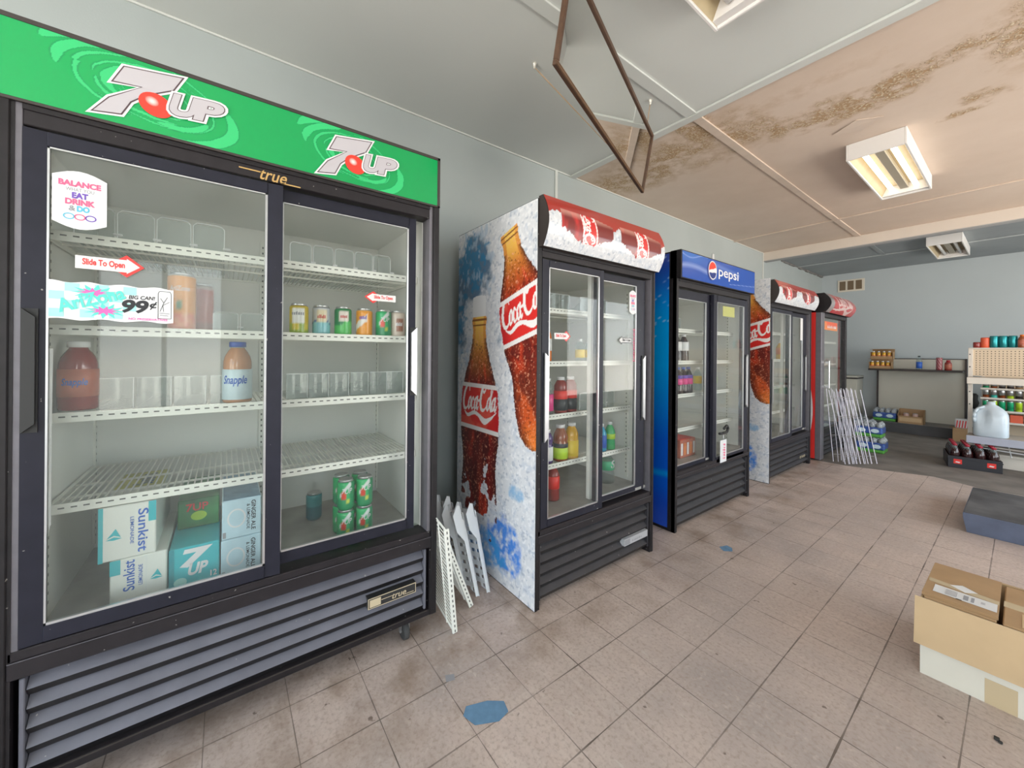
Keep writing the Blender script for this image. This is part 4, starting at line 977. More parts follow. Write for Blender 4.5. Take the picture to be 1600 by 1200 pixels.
def limelemon(th, z):
    if (th+.25)**2*.5+(z-.50)**2*3 < .055: return (.72, .06, .03)
    if (th-.30)**2*.6+(z-.30)**2*4 < .03: return (.60, .68, .10)
    if abs(z-.70-.30*th) < .07 and abs(th) < .7: return (.75, .78, .76)
    return (.02, .30, .12) if (z < .35 or th > .5) else (.04, .46, .16)
def rootbeer(th, z):
    if abs(th-.15) < .45 and .25 < z < .75: return (.28, .10, .05)
    return (.60, .50, .42)
R1 = 'canned drinks on the second shelf'
for (y, f, tx, lab) in ((.225, lemon, [('~', 0, .078, .045, .014, 'ink_grey')], 'yellow lemon drink can, far left of the row behind the right pane'),
        (.303, tonic, [('~', .1, .070, .030, .016, 'red_deep')], 'silver and blue drink can with gold shield in the shelf row'),
        (.384, ginger, [('~', .1, .076, .026, .014, 'red_deep')], 'all-green drink can with pale shield in the middle of the row'),
        (.468, orange, [('~', -.2, .076, .030, .016, 'violet')], 'orange drink can with white slanted band, right of the green can'),
        (.549, limelemon, [('7UP', .1, .070, .036, .018, 'white')], 'green lemon-lime can with red dot in the shelf row'),
        (.612, rootbeer, [('~', .1, .055, .028, .020, 'white')], 'tan and brown drink can at the right end of the row')):
    can('drink_can', lab, (.63, y, 1.2575), .0325, .122, f, tx, R1)
def peach(th, z):
    if z > .95: return (.6, .6, .55)
    if (th-.1)**2*.4+(z-.42)**2*5 < .03: return (.12, .25, .10)
    return (.80, .33, .05) if z > .30 else ((.75, .20, .12) if math.sin(th*6+z*30) > 0 else (.82, .40, .22))
can('drink_can', 'tall orange iced tea can half behind the price banner', (.62, -.118, 1.2575), .037, .195, peach, [('AriZona', .1, .135, .055, .016, 'white')])
can('drink_can', 'tall red-brown iced tea can at the back beside the orange one', (.40, -.075, 1.2575), .037, .195, cc((.2, (.35, .12, .06)), (.9, (.45, .10, .05)), (1., (.5, .4, .35))))
# stacked lemon-lime cans on the cooler floor
g = 'lemon-lime cans stacked on the cooler floor'; zf = .4305
base_can = None
for (x, y, lv, lab) in ((.63, .40, 0, 'lower front-left can of the green stack'), (.63, .475, 0, 'lower front-right can of the green stack'), (.63, .40, 1, 'upper front-left can of the green stack'), (.63, .475, 1, 'upper front-right can of the green stack'),
        (.555, .40, 0, 'lower left can in the second row of the green stack'), (.555, .475, 0, 'lower right can in the second row of the green stack'), (.555, .40, 1, 'upper left can in the second row of the green stack'), (.555, .475, 1, 'upper right can in the second row of the green stack')):
    lab = 'lemon-lime drink can, '+lab
    if base_can is None: base_can = can('drink_can', lab, (x, y, zf), .033, .122, limelemon, [('7UP', .15, .070, .040, .020, 'white')], g, -.26)
    else: dup(base_can, (x, y, zf+.1225*lv), lab, g, -.26)
can('drink_can', 'teal drink can standing alone behind the green can stack', (.35, .33, zf), .033, .122, cc((.5, (.02, .16, .20)), (1., (.05, .28, .30))))
# ---- bottles
def bottle(name, loc, h, r, prof, liquid, labels, cap, label, group=None, text=None, cat='bottle', capr=.0, rz=-.3, n=20, clear_top=None):
    t = thing(name, loc, label, cat, group, rz); b = MB()
    P = [(q[0]*r, q[1]*h) for q in prof]; mats = [liquid if (P[i][1] < (clear_top or 9)*h) else 'bottle_clear' for i in range(len(P)-1)]
    b.lathe(P, liquid, n, mats=mats); b.build('bottle_body', t)
    if labels:
        b = MB()
        for (z0, z1, m_, k) in labels: b.lathe([(r*k*.995, z0*h), (r*k+.0006, z0*h+.0005), (r*k+.0006, z1*h-.0005), (r*k*.995, z1*h)], m_, n)
        for tx in text or []: cyl_text(b, tx[0], r*tx[6]+.0014, tx[1], tx[2]*h, tx[3], tx[4], tx[5], .02, .15)
        b.build('label', t)
    rt, zt = P[-1]; b = MB(); cr = capr or rt*1.15; b.lathe([(cr, zt-.012), (cr, zt+.004), (cr*.92, zt+.006)], cap, n); b.build('cap', t); return t
JUICE = [(.80, 0), (.97, .015), (1, .04), (1, .50), (.94, .54), (.97, .60), (.95, .68), (.86, .76), (.66, .84), (.50, .885), (.47, .90), (.47, .94), (.50, .95), (.50, .97)]
SODA = [(.75, 0), (.96, .02), (1, .06), (.98, .30), (.92, .38), (.98, .46), (1, .60), (.90, .70), (.66, .80), (.42, .88), (.38, .91), (.38, .97)]
SPORT = [(.78, 0), (.96, .02), (1, .08), (.97, .30), (1, .52), (.86, .58), (.98, .66), (.96, .76), (.70, .86), (.52, .90), (.50, .96)]
mat('liq_peach', (.50, .24, .12), .12, coat=.5); mat('liq_red', (.28, .035, .03), .12, coat=.5); mat('liq_orange', (.72, .17, .02), .15, coat=.5); mat('liq_brown', (.28, .07, .02), .12, coat=.5)
mat('liq_purple', (.05, .02, .16), .15, coat=.5); mat('liq_yellow', (.75, .42, .03), .15, coat=.5); mat('liq_blue', (.02, .30, .50), .15, coat=.5); mat('liq_green', (.05, .42, .14), .15, coat=.5)
mat('lab_red', (.78, .04, .03), .35); mat('lab_lime', (.50, .72, .04), .35); mat('lab_dark', (.03, .035, .04), .35); mat('lab_yellow', (.85, .60, .02), .35); mat('lab_white', (.80, .80, .80), .4); mat('lab_pink', (.75, .05, .25), .35)
mat('lab_blue', (.03, .12, .50), .35); mat('lab_ice', (.66, .80, .86), .35, noise=.12, nscale=30); mat('lab_green', (.02, .40, .18), .35); mat('lab_coral', (.55, .16, .10), .4, noise=.2, nscale=40)
mat('lab_black_red', (.05, .02, .02), .35)
bottle('juice_bottle', (.645, .034, 1.0175), .212, .043, JUICE, 'liq_peach', [(.06, .55, 'lab_ice', 1.0)], 'cap_blue', 'peach-coloured juice bottle with pale blue label and blue cap', text=[('Snapple', .05, .28, .072, .036, 'lab_blue', 1.)], clear_top=.9)
bottle('juice_bottle', (.60, -.353, 1.0175), .205, .043, JUICE, 'liq_red', [(.20, .60, 'lab_coral', 1.0)], 'cap_white', 'red juice bottle at the far left of the third shelf', text=[('Snapple', .25, .34, .055, .026, 'lab_blue', 1.)])
# cola cooler, left pane
G3 = 'bottles behind the glass of the second cooler'
xc = .765
B = lambda *a, **k: bottle(*a, **k)
B('drink_bottle', (xc, 1.372, 1.147), .215, .034, SODA, 'liq_orange', [(.30, .60, 'lab_white', 1.)], 'cap_white', 'orange drink bottle with white label behind the slide sticker', G3)
z = .8672
B('drink_bottle', (xc, 1.385, z), .200, .036, SPORT, 'bottle_clear', [(.12, .56, 'lab_pink', 1.)], 'cap_white', 'clear bottle with pink label, left end of the third shelf', G3)
r1 = B('drink_bottle', (xc+.01, 1.478, z), .205, .038, SPORT, 'liq_red', [(.10, .40, 'lab_dark', 1.), (.40, .62, 'lab_red', 1.)], 'cap_white', 'red drink bottle with red and black label, middle of third shelf', G3)
dup(r1, (xc, 1.562, z), 'red drink bottle with red and black label, right end of third shelf', G3)
dup(r1, (xc-.10, 1.43, z), 'red drink bottle standing behind the front row of third shelf', G3)
z = .6072
B('drink_bottle', (xc, 1.385, z), .185, .036, SPORT, 'liq_purple', [(.10, .50, 'lab_white', 1.)], 'cap_white', 'purple drink bottle at the left end of the fourth shelf', G3)
r2 = B('drink_bottle', (xc+.004, 1.485, z), .200, .042, JUICE, 'liq_brown', [(.08, .38, 'lab_lime', 1.), (.38, .50, 'lab_dark', 1.)], 'cap_white', 'brown tea bottle with lime green label on the fourth shelf', G3)
dup(r2, (xc-.08, 1.412, z), 'second brown tea bottle, half hidden behind the purple one', G3)
B('drink_bottle', (xc, 1.575, z), .200, .040, JUICE, 'liq_yellow', [(.08, .52, 'lab_yellow', 1.)], 'cap_white', 'amber drink bottle with yellow label, right end of fourth shelf', G3)
z = .400
B('drink_bottle', (xc, 1.435, z), .19, .036, SPORT, 'liq_red', [(.35, .70, 'lab_red', 1.)], 'cap_red', 'red bottle standing on the floor of the second cooler', G3)
can('drink_can', 'blue can on the floor of the second cooler beside a red bottle', (xc-.02, 1.350, z), .033, .122, cc((.5, (.10, .35, .50)), (1., (.3, .5, .6))))
# cola cooler, right pane
z = .6072
B('drink_bottle', (xc, 1.835, z), .165, .030, SODA, 'liq_blue', [(.14, .60, 'lab_blue', 1.)], 'cap_white', 'small blue bottle on the fourth shelf behind the right pane', G3)
B('drink_bottle', (xc, 1.912, z), .170, .033, SODA, 'liq_green', [(.40, .58, 'lab_lime', 1.)], 'cap_white', 'small green bottle on the fourth shelf behind the right pane', G3)
B('drink_bottle', (xc-.02, 1.905, .400), .198, .050, SODA, 'bottle_clear', [(.42, .70, 'lab_green', 1.)], 'cap_green', 'large clear soda bottle with green label on the cooler floor', G3, text=[('S', .3, .50, .03, .045, 'white', 1.)])
dk = None
for i in range(3):
    y = 1.66+.075*i; lab = 'small pale bottle, %s from the left behind the right pane' % ORD[i]
    if dk is None: dk = B('drink_bottle', (xc-.02, y, 1.147), .135, .028, SODA, 'bottle_clear', [(.2, .55, 'lab_yellow', 1.)], 'cap_white', lab, 'small pale bottles')
    else: dup(dk, (xc-.02, y, 1.147), lab, 'small pale bottles')
# blue cooler
G4 = 'cola bottles in the blue cooler'; xp = .745
col = B('cola_bottle', (xp, 2.70, 1.142), .208, .036, SODA, 'cola', [(.40, .72, 'lab_white', 1.)], 'cap_white', 'cola bottle with white label, left on the second shelf', G4)
dup(col, (xp, 2.80, 1.142), 'cola bottle with white label, right on the second shelf', G4); dup(col, (xp-.10, 2.75, 1.142), 'cola bottle with white label behind the front pair', G4)
ch = B('cola_bottle', (xp, 2.72, .897), .205, .033, SODA, 'cola', [(.36, .58, 'lab_pink', 1.), (.58, .70, 'violet', 1.)], 'cap_blue', 'cola bottle with purple-pink label, left on the third shelf', G4)
dup(ch, (xp, 2.795, .897), 'cola bottle with purple-pink label, middle of the third shelf', G4); dup(ch, (xp, 2.870, .897), 'cola bottle with purple-pink label, right on the third shelf', G4)
B('drink_bottle', (xp, 2.652, .897), .205, .033, SODA, 'liq_green', [(.36, .62, 'lab_green', 1.)], 'cap_green', 'green soda bottle at the left end beside the purple labels', G4)
for i, (y, lq, lb) in enumerate(((3.185, 'liq_yellow', 'lab_orange'), (3.26, 'bottle_clear', 'lab_lime'), (3.185, 'bottle_clear', 'lab_yellow'))):
    B('drink_bottle', (xp-(.09 if i == 2 else 0), y, .897), .195, .033, SODA, lq, [(.30, .62, lb, 1.)], 'cap_white', ['orange-labelled bottle behind the right pane of the blue cooler', 'lime-labelled bottle behind the right pane of the blue cooler', 'yellow-labelled bottle behind the orange-labelled one'][i], G4)
b = MB(); b.box(-.10, .10, -.11, .11, 0, .135, 'lab_coral', .004); b.box(-.09, .09, -.10, .10, .134, .137, 'lab_red'); 
for i in range(5): b.box(.1002, .1012, -.10+.043*i, -.075+.043*i, .02, .11, 'lab_orange' if i % 2 else 'lab_white')
o = b.build('drinks_pack', None, (xp-.07, 2.82, .4205)); tag(o, 'red printed drinks pack on the floor of the blue cooler', 'drinks pack')
# fourth cooler
G5 = 'bottles in the fourth cooler'
for (y, z, lq, lb, cp, lab) in ((4.34, 1.427, 'liq_orange', 'lab_orange', 'cap_white', 'orange bottle on the top shelf of the fourth cooler'), (4.30, 1.147, 'liq_green', 'lab_white', 'cap_white', 'green bottle on the second shelf, left'),
        (4.40, 1.147, 'liq_green', 'lab_white', 'cap_white', 'green bottle on the second shelf, right'), (4.86, 1.147, 'liq_yellow', 'lab_orange', 'cap_white', 'amber bottle behind the right pane of the fourth cooler'),
        (4.33, .400, 'liq_red', 'lab_pink', 'cap_red', 'red bottle on the floor of the fourth cooler')):
    B('drink_bottle', (.70, y, z), .20, .036, SODA, lq, [(.3, .65, lb, 1.)], cp, lab, G5)

# ---- clear and white shelf organisers
def org_hoop(loc, wd, ht, label, mt='organizer', dep=.36):
    t = thing('bottle_organizer', loc, label, 'shelf organizer', 'organizers in the coolers'); b = MB(); h = wd/2-.003
    b.box(-dep, 0, -h, h, 0, .003, 'clear_plastic'); b.box(-dep, 0, -h, -h+.002, .003, .022, 'clear_plastic'); b.build('tray', t)
    b = MB(); r = .0016; A = [(0, -h, .002), (.002, -h, ht*.9), (.001, -h+.010, ht), (-.001, h-.010, ht), (-.003, h, ht*.9), (-.003, h, .002)]
    b.tube(A, r, mt, 6); b.box(-.003, -.0022, -h, h, .004, ht*.95, 'clear_plastic'); b.build('front_stop', t)
    b = MB(); b.box(-.002, .0022, h-.004, h+.018 if h > 0 else 0, ht*.28, ht*.28+.008, 'white', .002); b.build('clip', t); return t
def org_solid(loc, wd, ht, label):
    t = thing('bottle_organizer', loc, label, 'shelf organizer', 'organizers in the coolers'); b = MB(); h = wd/2-.003
    b.box(-.36, 0, -h, h, 0, .003, 'clear_plastic'); b.build('tray', t)
    b = MB(); n = 8; pts = []
    for i in range(n+1): a = i/n; pts.append((.004*math.sin(a*PI)*2, -h+2*h*a))
    inn = [(p[0]-.0025, p[1]) for p in reversed(pts)]; b.prism(pts+inn, 'z', .003, ht, 'clear_plastic'); b.tube([(p[0]-.001, p[1], ht) for p in pts], .0016, 'organizer'); b.build('front_stop', t)
    b = MB(); b.prism([(0, .003), (0, ht), (-.05, ht*1.0), (-.11, ht*.55), (-.30, ht*.30), (-.36, .003)], 'y', h-.003, h-.001, 'clear_plastic'); b.tube([(0, h-.002, .003), (.001, h-.002, ht)], .0016, 'organizer'); b.build('side_wall', t); return t
ho = None
for i, y in enumerate((-.318, -.228, -.138, -.048)):
    lab = 'clear hoop organizer on the top shelf, %s behind the left pane' % ORD[i]
    if ho is None: ho = org_hoop((.625, y, 1.5172), .090, .112, lab)
    else: dup(ho, (.625, y, 1.5172), lab, 'organizers in the coolers')
for i, y in enumerate((.232, .312, .392, .470, .548)):
    dup(ho, (.61, y, 1.5172), 'clear hoop organizer on the top shelf, %s behind the right pane' % ORD[i], 'organizers in the coolers', scale=(1, .88, .92))
for i, y in enumerate((.0, .075)):
    dup(ho, (.655, y, 1.2572), 'clear hoop organizer beside the orange can, %s of two' % ORD[i], 'organizers in the coolers', scale=(1, .82, .66))
so = None
for i, y in enumerate((-.275, -.185, -.095, -.0)):
    lab = 'milky organizer on the third shelf, %s behind the left pane' % ORD[i]
    if so is None: so = org_solid((.60, y, 1.0122), .090, .098, lab)
    else: dup(so, (.60, y, 1.0122), lab, 'organizers in the coolers')
for i, y in enumerate((.225, .302, .380, .460, .540, .615)):
    dup(so, (.60, y, 1.0122), 'milky organizer on the third shelf, %s behind the right pane' % ORD[i], 'organizers in the coolers', scale=(1, .88, 1))
for i, y in enumerate((1.36, 1.44, 1.52)): dup(so, (.76, y, 1.4272), 'milky organizer on the top shelf of the second cooler, %s' % ORD[i], 'organizers in the coolers', scale=(1, .88, 1))
for i, y in enumerate((1.68, 1.76, 1.84)): dup(so, (.76, y, 1.4272), 'milky organizer behind the right pane of the second cooler, %s' % ORD[i], 'organizers in the coolers', scale=(1, .88, 1))
for i, y in enumerate((1.68, 1.76, 1.84, 1.92)): dup(ho, (.76, y, .8672), 'clear organizer on the third shelf of the second cooler, %s' % ORD[i], 'organizers in the coolers', scale=(1, .88, .9))
for i, y in enumerate((2.70, 2.79)): dup(so, (.70, y, 1.3772), 'milky organizer on the top shelf of the blue cooler, %s' % ORD[i], 'organizers in the coolers')
# ---- twelve-packs on the floor of the first cooler
mat('box_cream', (.76, .77, .72), .4); mat('box_teal', (.04, .46, .52), .4); mat('box_teal_dk', (.02, .28, .33), .4); mat('box_green', (.05, .30, .08), .4, noise=.6, nscale=14, col2=(.02, .09, .03)); mat('box_ice', (.55, .74, .84), .4, noise=.15, nscale=20); mat('box_ice_top', (.20, .38, .55), .4, noise=.4, nscale=18); mat('box_yellow', (.62, .58, .10), .4, noise=.3, nscale=20); mat('box_navy', (.05, .10, .22), .4)
def pack(loc, w, h, d, body, label, deco, name='drinks_carton', top=None):
    t = thing(name, loc, label, 'drinks carton', 'cartons on the floor of the first cooler'); b = MB(); b.box(-d, 0, 0, w, 0, h, body, .003)
    if top: b.box(-d+.003, -.003, .003, w-.003, h, h+.0008, top)
    deco(b, w, h); b.build('carton', t); return t
def vfr(y, z, up=True):   # text running vertically (turned a quarter)
    return (V3(.0006, y, z), V3(0,0,1) if up else V3(0,0,-1), V3(0,-1,0) if up else V3(0,1,0), V3(1,0,0))
def sail(b, fr, x, y, k, m):
    b.flat([(x, y), (x+.5*k, y+.25*k), (x+k, y), (x+.62*k, y+.9*k), (x+.40*k, y+.55*k)], fr, m, .0008); b.flat([(x-.05*k, y-.12*k), (x+.5*k, y+.1*k), (x+1.1*k, y-.12*k), (x+.5*k, y-.22*k)], fr, m, .0008)
def dec_sunk_up(b, w, h):
    fr = front(.0006, 0, 0); b.flat([(0, 0), (.010, 0), (.010, h), (0, h)], fr, 'box_teal'); b.flat([(w*.86, h*.62), (w, h*.62), (w, h), (w*.86, h)], fr, 'box_teal')
    letters(b, 'Sunkist', vfr(w*.68, h*.88, False), 'lab_blue', 0, 0, h*.80, .022, .015, 0, .0006); letters(b, 'LEMONADE', vfr(w*.54, h*.76, False), 'lab_blue', 0, 0, h*.50, .008, .01, 0, .0006); sail(b, fr, w*.14, h*.42, .030, 'box_teal')
    tf = (V3(-.05, 0, h+.0012), V3(0,1,0), V3(-1,0,0), V3(0,0,1)); sail(b, tf, .03, .02, .05, 'box_navy'); b.flat([(0, .13), (w, .13), (w, .33), (0, .33)], tf, 'box_yellow', .0004); letters(b, 'Sunkist', (V3(-.20, w*.75, h+.0022), V3(-1,0,0), V3(0,-1,0), V3(0,0,1)), 'box_navy', 0, 0, .14, .05, .02)
def dec_sunk_lo(b, w, h):
    fr = front(.0006, 0, 0); b.flat([(0, h*.70), (w*.18, h*.70), (w*.18, h), (0, h)], fr, 'box_teal')
    letters(b, 'Sunkist', vfr(w*.42, h*.33), 'lab_blue', 0, 0, h*.62, .024, .015, 0, .0006); letters(b, 'LEMONADE', vfr(w*.56, h*.40), 'lab_blue', 0, 0, h*.42, .009, .01, 0, .0006); b.flat([(w*.62, 0), (w*.63, 0), (w*.63, h), (w*.62, h)], fr, 'organizer', .0004); sail(b, fr, w*.70, h*.48, .026, 'box_teal')
def dec_7(b, w, h):
    fr = front(.0006, 0, 0); letters(b, '7', fr, 'white', w*.22, h*.56, .055, .050, .05, .3, .0006); letters(b, 'UP', fr, 'white', w*.36, h*.34, .045, .034, .04, .2, .0006); letters(b, '12', fr, 'white', w*.82, h*.2, .016, .018, .02)
    b.flat(ell(w*.22, h*.22, .016, .014), fr, 'turquoise_pale', .0006); b.flat([(0, 0), (w*.10, 0), (w*.10, h), (0, h)], fr, 'box_teal_dk', .0003)
    sd = (V3(0, w, h+.0012), V3(-1,0,0), V3(0,-1,0), V3(0,0,1))
def dec_gin(b, w, h):
    fr = front(.0006, 0, 0); b.flat(ell(w*.36, h*.52, .026, .032), fr, 'white', .0003); b.flat(ell(w*.36, h*.52, .021, .027), fr, 'box_ice', .0006); letters(b, 'GINGER ALE', vfr(w*.74, h*.92, False), 'ink_black', 0, 0, h*.78, .012, .02, 0, .0006); letters(b, '& LEMONADE', vfr(w*.62, h*.84, False), 'ink_black', 0, 0, h*.66, .009, .01, 0, .0006)
    b.flat([(w*.02, h*.05), (w*.10, h*.05), (w*.10, h*.2), (w*.02, h*.2)], fr, 'ink_grey', .0006)
pack((.70, -.268, .4305), .126, .145, .36, 'box_cream', 'cream lemonade carton on the bottom, under another cream carton', dec_sunk_lo)
pack((.70, -.292, .5765), .124, .160, .38, 'box_cream', 'upper cream lemonade carton with blue lettering sideways', dec_sunk_up)
pack((.70, -.138, .4305), .126, .138, .36, 'box_teal', 'teal lemon-lime carton between the cream and ice-blue cartons', dec_7)
pack((.54, -.130, .5700), .115, .10, .30, 'box_green', 'dark green printed carton lying on the teal carton', lambda b, w, h: (b.flat(ell(w*.5, h*.4, .022, .016), front(.0006, 0, 0), 'lab_lime', 0), letters(b, '7UP', front(.0012, w*.2, h*.6), 'lab_red', 0, 0, .06, .025, .02)))
pack((.70, -.008, .4305), .112, .130, .36, 'box_ice', 'lower ice-blue ginger ale carton beside the door frame', dec_gin)
pack((.70, -.006, .5620), .110, .130, .36, 'box_ice', 'upper ice-blue ginger ale carton beside the door frame', dec_gin, top='box_ice_top')
# ================================================================ CEILING FITTINGS
def fixture(x0, x1, y0, y1, lit, label):
    t = thing('ceiling_light', ((x0+x1)/2, (y0+y1)/2, ZC), label, 'ceiling light'); hx = (x1-x0)/2; hy = (y1-y0)/2; D = -.115; b = MB(); e = .012
    b.box(-hx, -hx+e, -hy, hy, D, -.001, 'lamp_white', .002); b.box(hx-e, hx, -hy, hy, D, -.001, 'lamp_white', .002); b.box(-hx+e, hx-e, -hy, -hy+e, D, -.001, 'lamp_white', .002); b.box(-hx+e, hx-e, hy-e, hy, D, -.001, 'lamp_white', .002)
    b.build('housing', t); b = MB(); b.box(-hx+e, hx-e, -hy+e, hy-e, -.03, -.012, 'lamp_inner'); b.prism([(-hx+e, D+.01), (-hx+e, -.03), (-hx+.045, -.03)], 'y', -hy+e, hy-e, 'lamp_inner'); b.prism([(hx-e, D+.01), (hx-.045, -.03), (hx-e, -.03)], 'y', -hy+e, hy-e, 'lamp_inner'); b.box(-hx+e, hx-e, hy-.05, hy-e, D+.012, -.03, 'lamp_white'); b.build('reflector', t)
    b = MB(); b.box(-.026, .026, -hy+e, hy-.05, -.07, -.03, 'lamp_spine', .003); b.build('ballast_cover', t)
    for s in (-1, 1):
        b = MB(); b.rod((s*.072, -hy+.03, -.068), (s*.072, hy-.065, -.068), .0165, 'tube_lit' if lit else 'tube_off', 14); b.build('fluorescent_tube', t)
    return t
fixture(1.535, 1.840, 3.525, 4.655, True, 'lit two-tube ceiling light on the tan ceiling panel')
fixture(1.500, 1.815, .52, 1.672, False, 'unlit ceiling light cut off by the top edge of the photo')
fixture(1.556, 1.857, 7.05, 8.10, False, 'unlit louvred ceiling light behind the cream beam')
# hanging mirror
b = MB(); mt = thing('hanging_mirror', (0, 0, 0), 'long brown-framed mirror hanging tilted from the ceiling on cords', 'mirror')
B0 = V3(.882, 2.062, 2.195); e1 = V3(-.3584, .9336, 0); L = 1.243; vv = (V3(.936, 2.083, 2.538)-B0); Wm = vv.length; v1 = vv.normalized(); nn = e1.cross(v1).normalized(); 
if nn.x < 0: nn = -nn
A0 = B0-e1*L; Mx = Matrix((e1, v1, nn)).transposed().to_4x4(); Mx.translation = A0
mt.matrix_world = Mx
b.box(0, L, 0, .018, -.012, .006, 'brown_frame', .002); b.box(0, L, Wm-.018, Wm, -.012, .006, 'brown_frame', .002); b.box(0, .018, .018, Wm-.018, -.012, .006, 'brown_frame', .002); b.box(L-.018, L, .018, Wm-.018, -.012, .006, 'brown_frame', .002)
b.box(.004, L-.004, .004, .007, .004, .0075, 'brown_frame_pale'); b.box(.004, L-.004, .012, .014, .004, .0072, 'brown_frame_pale'); b.build('frame', mt)
b = MB(); b.box(.016, L-.016, .016, Wm-.016, -.008, -.002, 'mirror'); b.build('mirror_glass', mt)
b = MB(); b.box(.01, L-.01, .01, Wm-.01, -.016, -.0125, 'card_brown'); b.build('backing', mt)
def cordobj(p, q, label):
    b = MB(); p = V3(*p); q = V3(*q); d = (q-p); off = d.cross(V3(0,0,1)).normalized()*.004
    b.tube([p, p+d*.06+off, q], .0016, 'cord'); b.tube([p, p+d*.08-off, q], .0016, 'cord'); b.lathe([(.004, -.03), (.007, -.022), (.007, -.012), (.012, -.006), (.012, 0)], 'hook', 10, (p.x, p.y, ZC))
    o = b.build('cord'); tag(o, label, 'cord')
q1 = A0+e1*(L*.60)-nn*.014+v1*.02; q2 = A0+e1*(L-.10)-nn*.014+v1*(Wm-.03)
cordobj((.779, 1.266, ZC-.02), q1, 'thin cord from the ceiling hook left of the mirror'); cordobj((.976, 1.99, ZC-.02), q2, 'short cord from the ceiling hook above the mirror corner')
b = MB(); b.add([(1.523,3.271,-.009+ZC), (1.657,3.189,ZC-.004), (1.772,3.263,ZC-.007), (1.645,3.367,ZC-.003), (1.523,3.271,-.006+ZC), (1.657,3.189,ZC-.0005), (1.772,3.263,ZC-.004), (1.645,3.367,ZC-.0005)], [(0,1,2,3), (4,7,6,5), (0,4,5,1), (1,5,6,2), (2,6,7,3), (3,7,4,0)], 'batten_tan')
o = b.build('ceiling_patch'); tag(o, 'small square patch plate peeling off the tan ceiling', 'patch plate')
b = MB(); b.box(.0, .018, 4.765, 4.805, 2.355, 2.435, 'white', .006); o = b.build('wall_bracket'); tag(o, 'small white bracket on the left wall above the blue cooler', 'bracket')
b = MB(); v = thing('wall_vent', (.24, YB, 2.36), 'three-square brown wall vent high in the far corner', 'vent'); b.box(0, .37, -.012, 0, 0, .215, 'vent_cream', .002); b.build('frame', v)
b = MB()
for i in range(3):
    b.box(.028+i*.112, .112+i*.112, -.016, -.0125, .03, .19, 'vent_brown')
b.build('grating', v)
# ================================================================ LEANING SHELVES AND ORGANISERS BETWEEN THE FIRST TWO COOLERS
def frame3(o, a, bdir):
    o = V3(*o); a = V3(*a).normalized(); bb = V3(*bdir); bb = (bb-a*a.dot(bb)).normalized(); n_ = a.cross(bb); m_ = Matrix((a, bb, n_)).transposed().to_4x4(); m_.translation = o; return m_
def lean_wire(o, a, bd, La, Lb, n, label, mt='wire_white', name='wire_shelf', cross=3):
    """n thin wires run along a; o is the low front corner"""
    t = thing(name, (0,0,0), label, 'wire shelf'); t.matrix_world = frame3(o, a, bd); b = MB()
    for i in range(n): y = Lb*(i+.5)/n; b.rod((0, y, 0), (La, y, 0), .0022, mt, 5)
    for i in range(cross): x = La*(i+.5)/cross; b.rod((x, 0, -.004), (x, Lb, -.004), .003, mt, 5)
    b.build('wires', t); b = MB(); b.box(-.004, .004, 0, Lb, -.008, .014, mt, .001); b.box(La-.003, La+.003, 0, Lb, -.004, .004, mt); b.rod((0, 0, 0), (La, 0, 0), .003, mt, 5); b.rod((0, Lb, 0), (La, Lb, 0), .003, mt, 5)
    fr = (V3(-.0042, 0, 0), V3(0,1,0), V3(0,0,1), V3(-1,0,0)); m_ = int(Lb/.024)
    for i in range(m_): a0 = Lb*(i+.2)/m_; a1 = Lb*(i+.7)/m_; b.flat([(a0, .001), (a1, .001), (a1, .006), (a0, .006)], fr, 'dash', .0004)
    b.build('rim', t); return t
lean_wire((.855, .787, .006), (-1, .05, .13), (-.17, -.055, .45), .40, .49, 26, 'white wire shelf leaning against the side of the first cooler')
lean_wire((.750, .930, .006), (-1, .03, .12), (-.20, -.19, .50), .34, .42, 22, 'second white wire shelf leaning inside the first one')
def lean_org(o, up, wd, label, L=.44, hk=1):
    t = thing('bottle_organizer', (0,0,0), label, 'shelf organizer', 'organizers leaning between the coolers'); t.matrix_world = frame3(o, up, wd); b = MB(); Wd_ = .125
    # slotted plank: rails with rungs
    for (a0, a1) in ((0, .018), (Wd_/2-.008, Wd_/2+.008), (Wd_-.018, Wd_)): b.box(0, L*.86, a0, a1, 0, .004, 'organizer_white')
    k = 9
    for i in range(k+1): x = L*.86*i/k; b.box(x-.012, x+.012, 0, Wd_, .0005, .0045, 'organizer_white')
    b.build('slotted_base', t); b = MB()
    b.prism([(0, .0), (L*.80, 0), (L*.84, .012), (L*.98, .012), (L, .028), (L*.90, .060), (L*.72, .055), (L*.60, .024), (.0, .020)], 'y', 0, .003, 'organizer_white'); b.prism([(0, .0), (L*.80, 0), (L*.84, .012), (L*.98, .012), (L, .028), (L*.90, .060), (L*.72, .055), (L*.60, .024), (.0, .020)], 'y', Wd_-.003, Wd_, 'organizer_white')
    b.build('side_rail', t); b = MB(); b.box(L*.72, L*.90, .002, Wd_-.002, .0, .006, 'organizer_white'); b.box(L*.90, L*.985, .0, .012, .012, .016, 'organizer_white', .001); b.box(L*.90, L*.985, Wd_-.012, Wd_, .012, .016, 'organizer_white', .001); b.build('end_plate', t); return t
lean_org((.705, 1.070, .004), (-.09, -.035, .39), (-1, -.08, 0), 'white slotted organizer leaning upright, nearest the iced side panel')
lean_org((.700, 1.010, .004), (-.12, -.04, .43), (-1, -.05, 0), 'white slotted organizer leaning in the middle of the three')
lean_org((.545, 1.030, .004), (-.10, -.05, .45), (-1, -.05, 0), 'white slotted organizer leaning furthest back of the three')
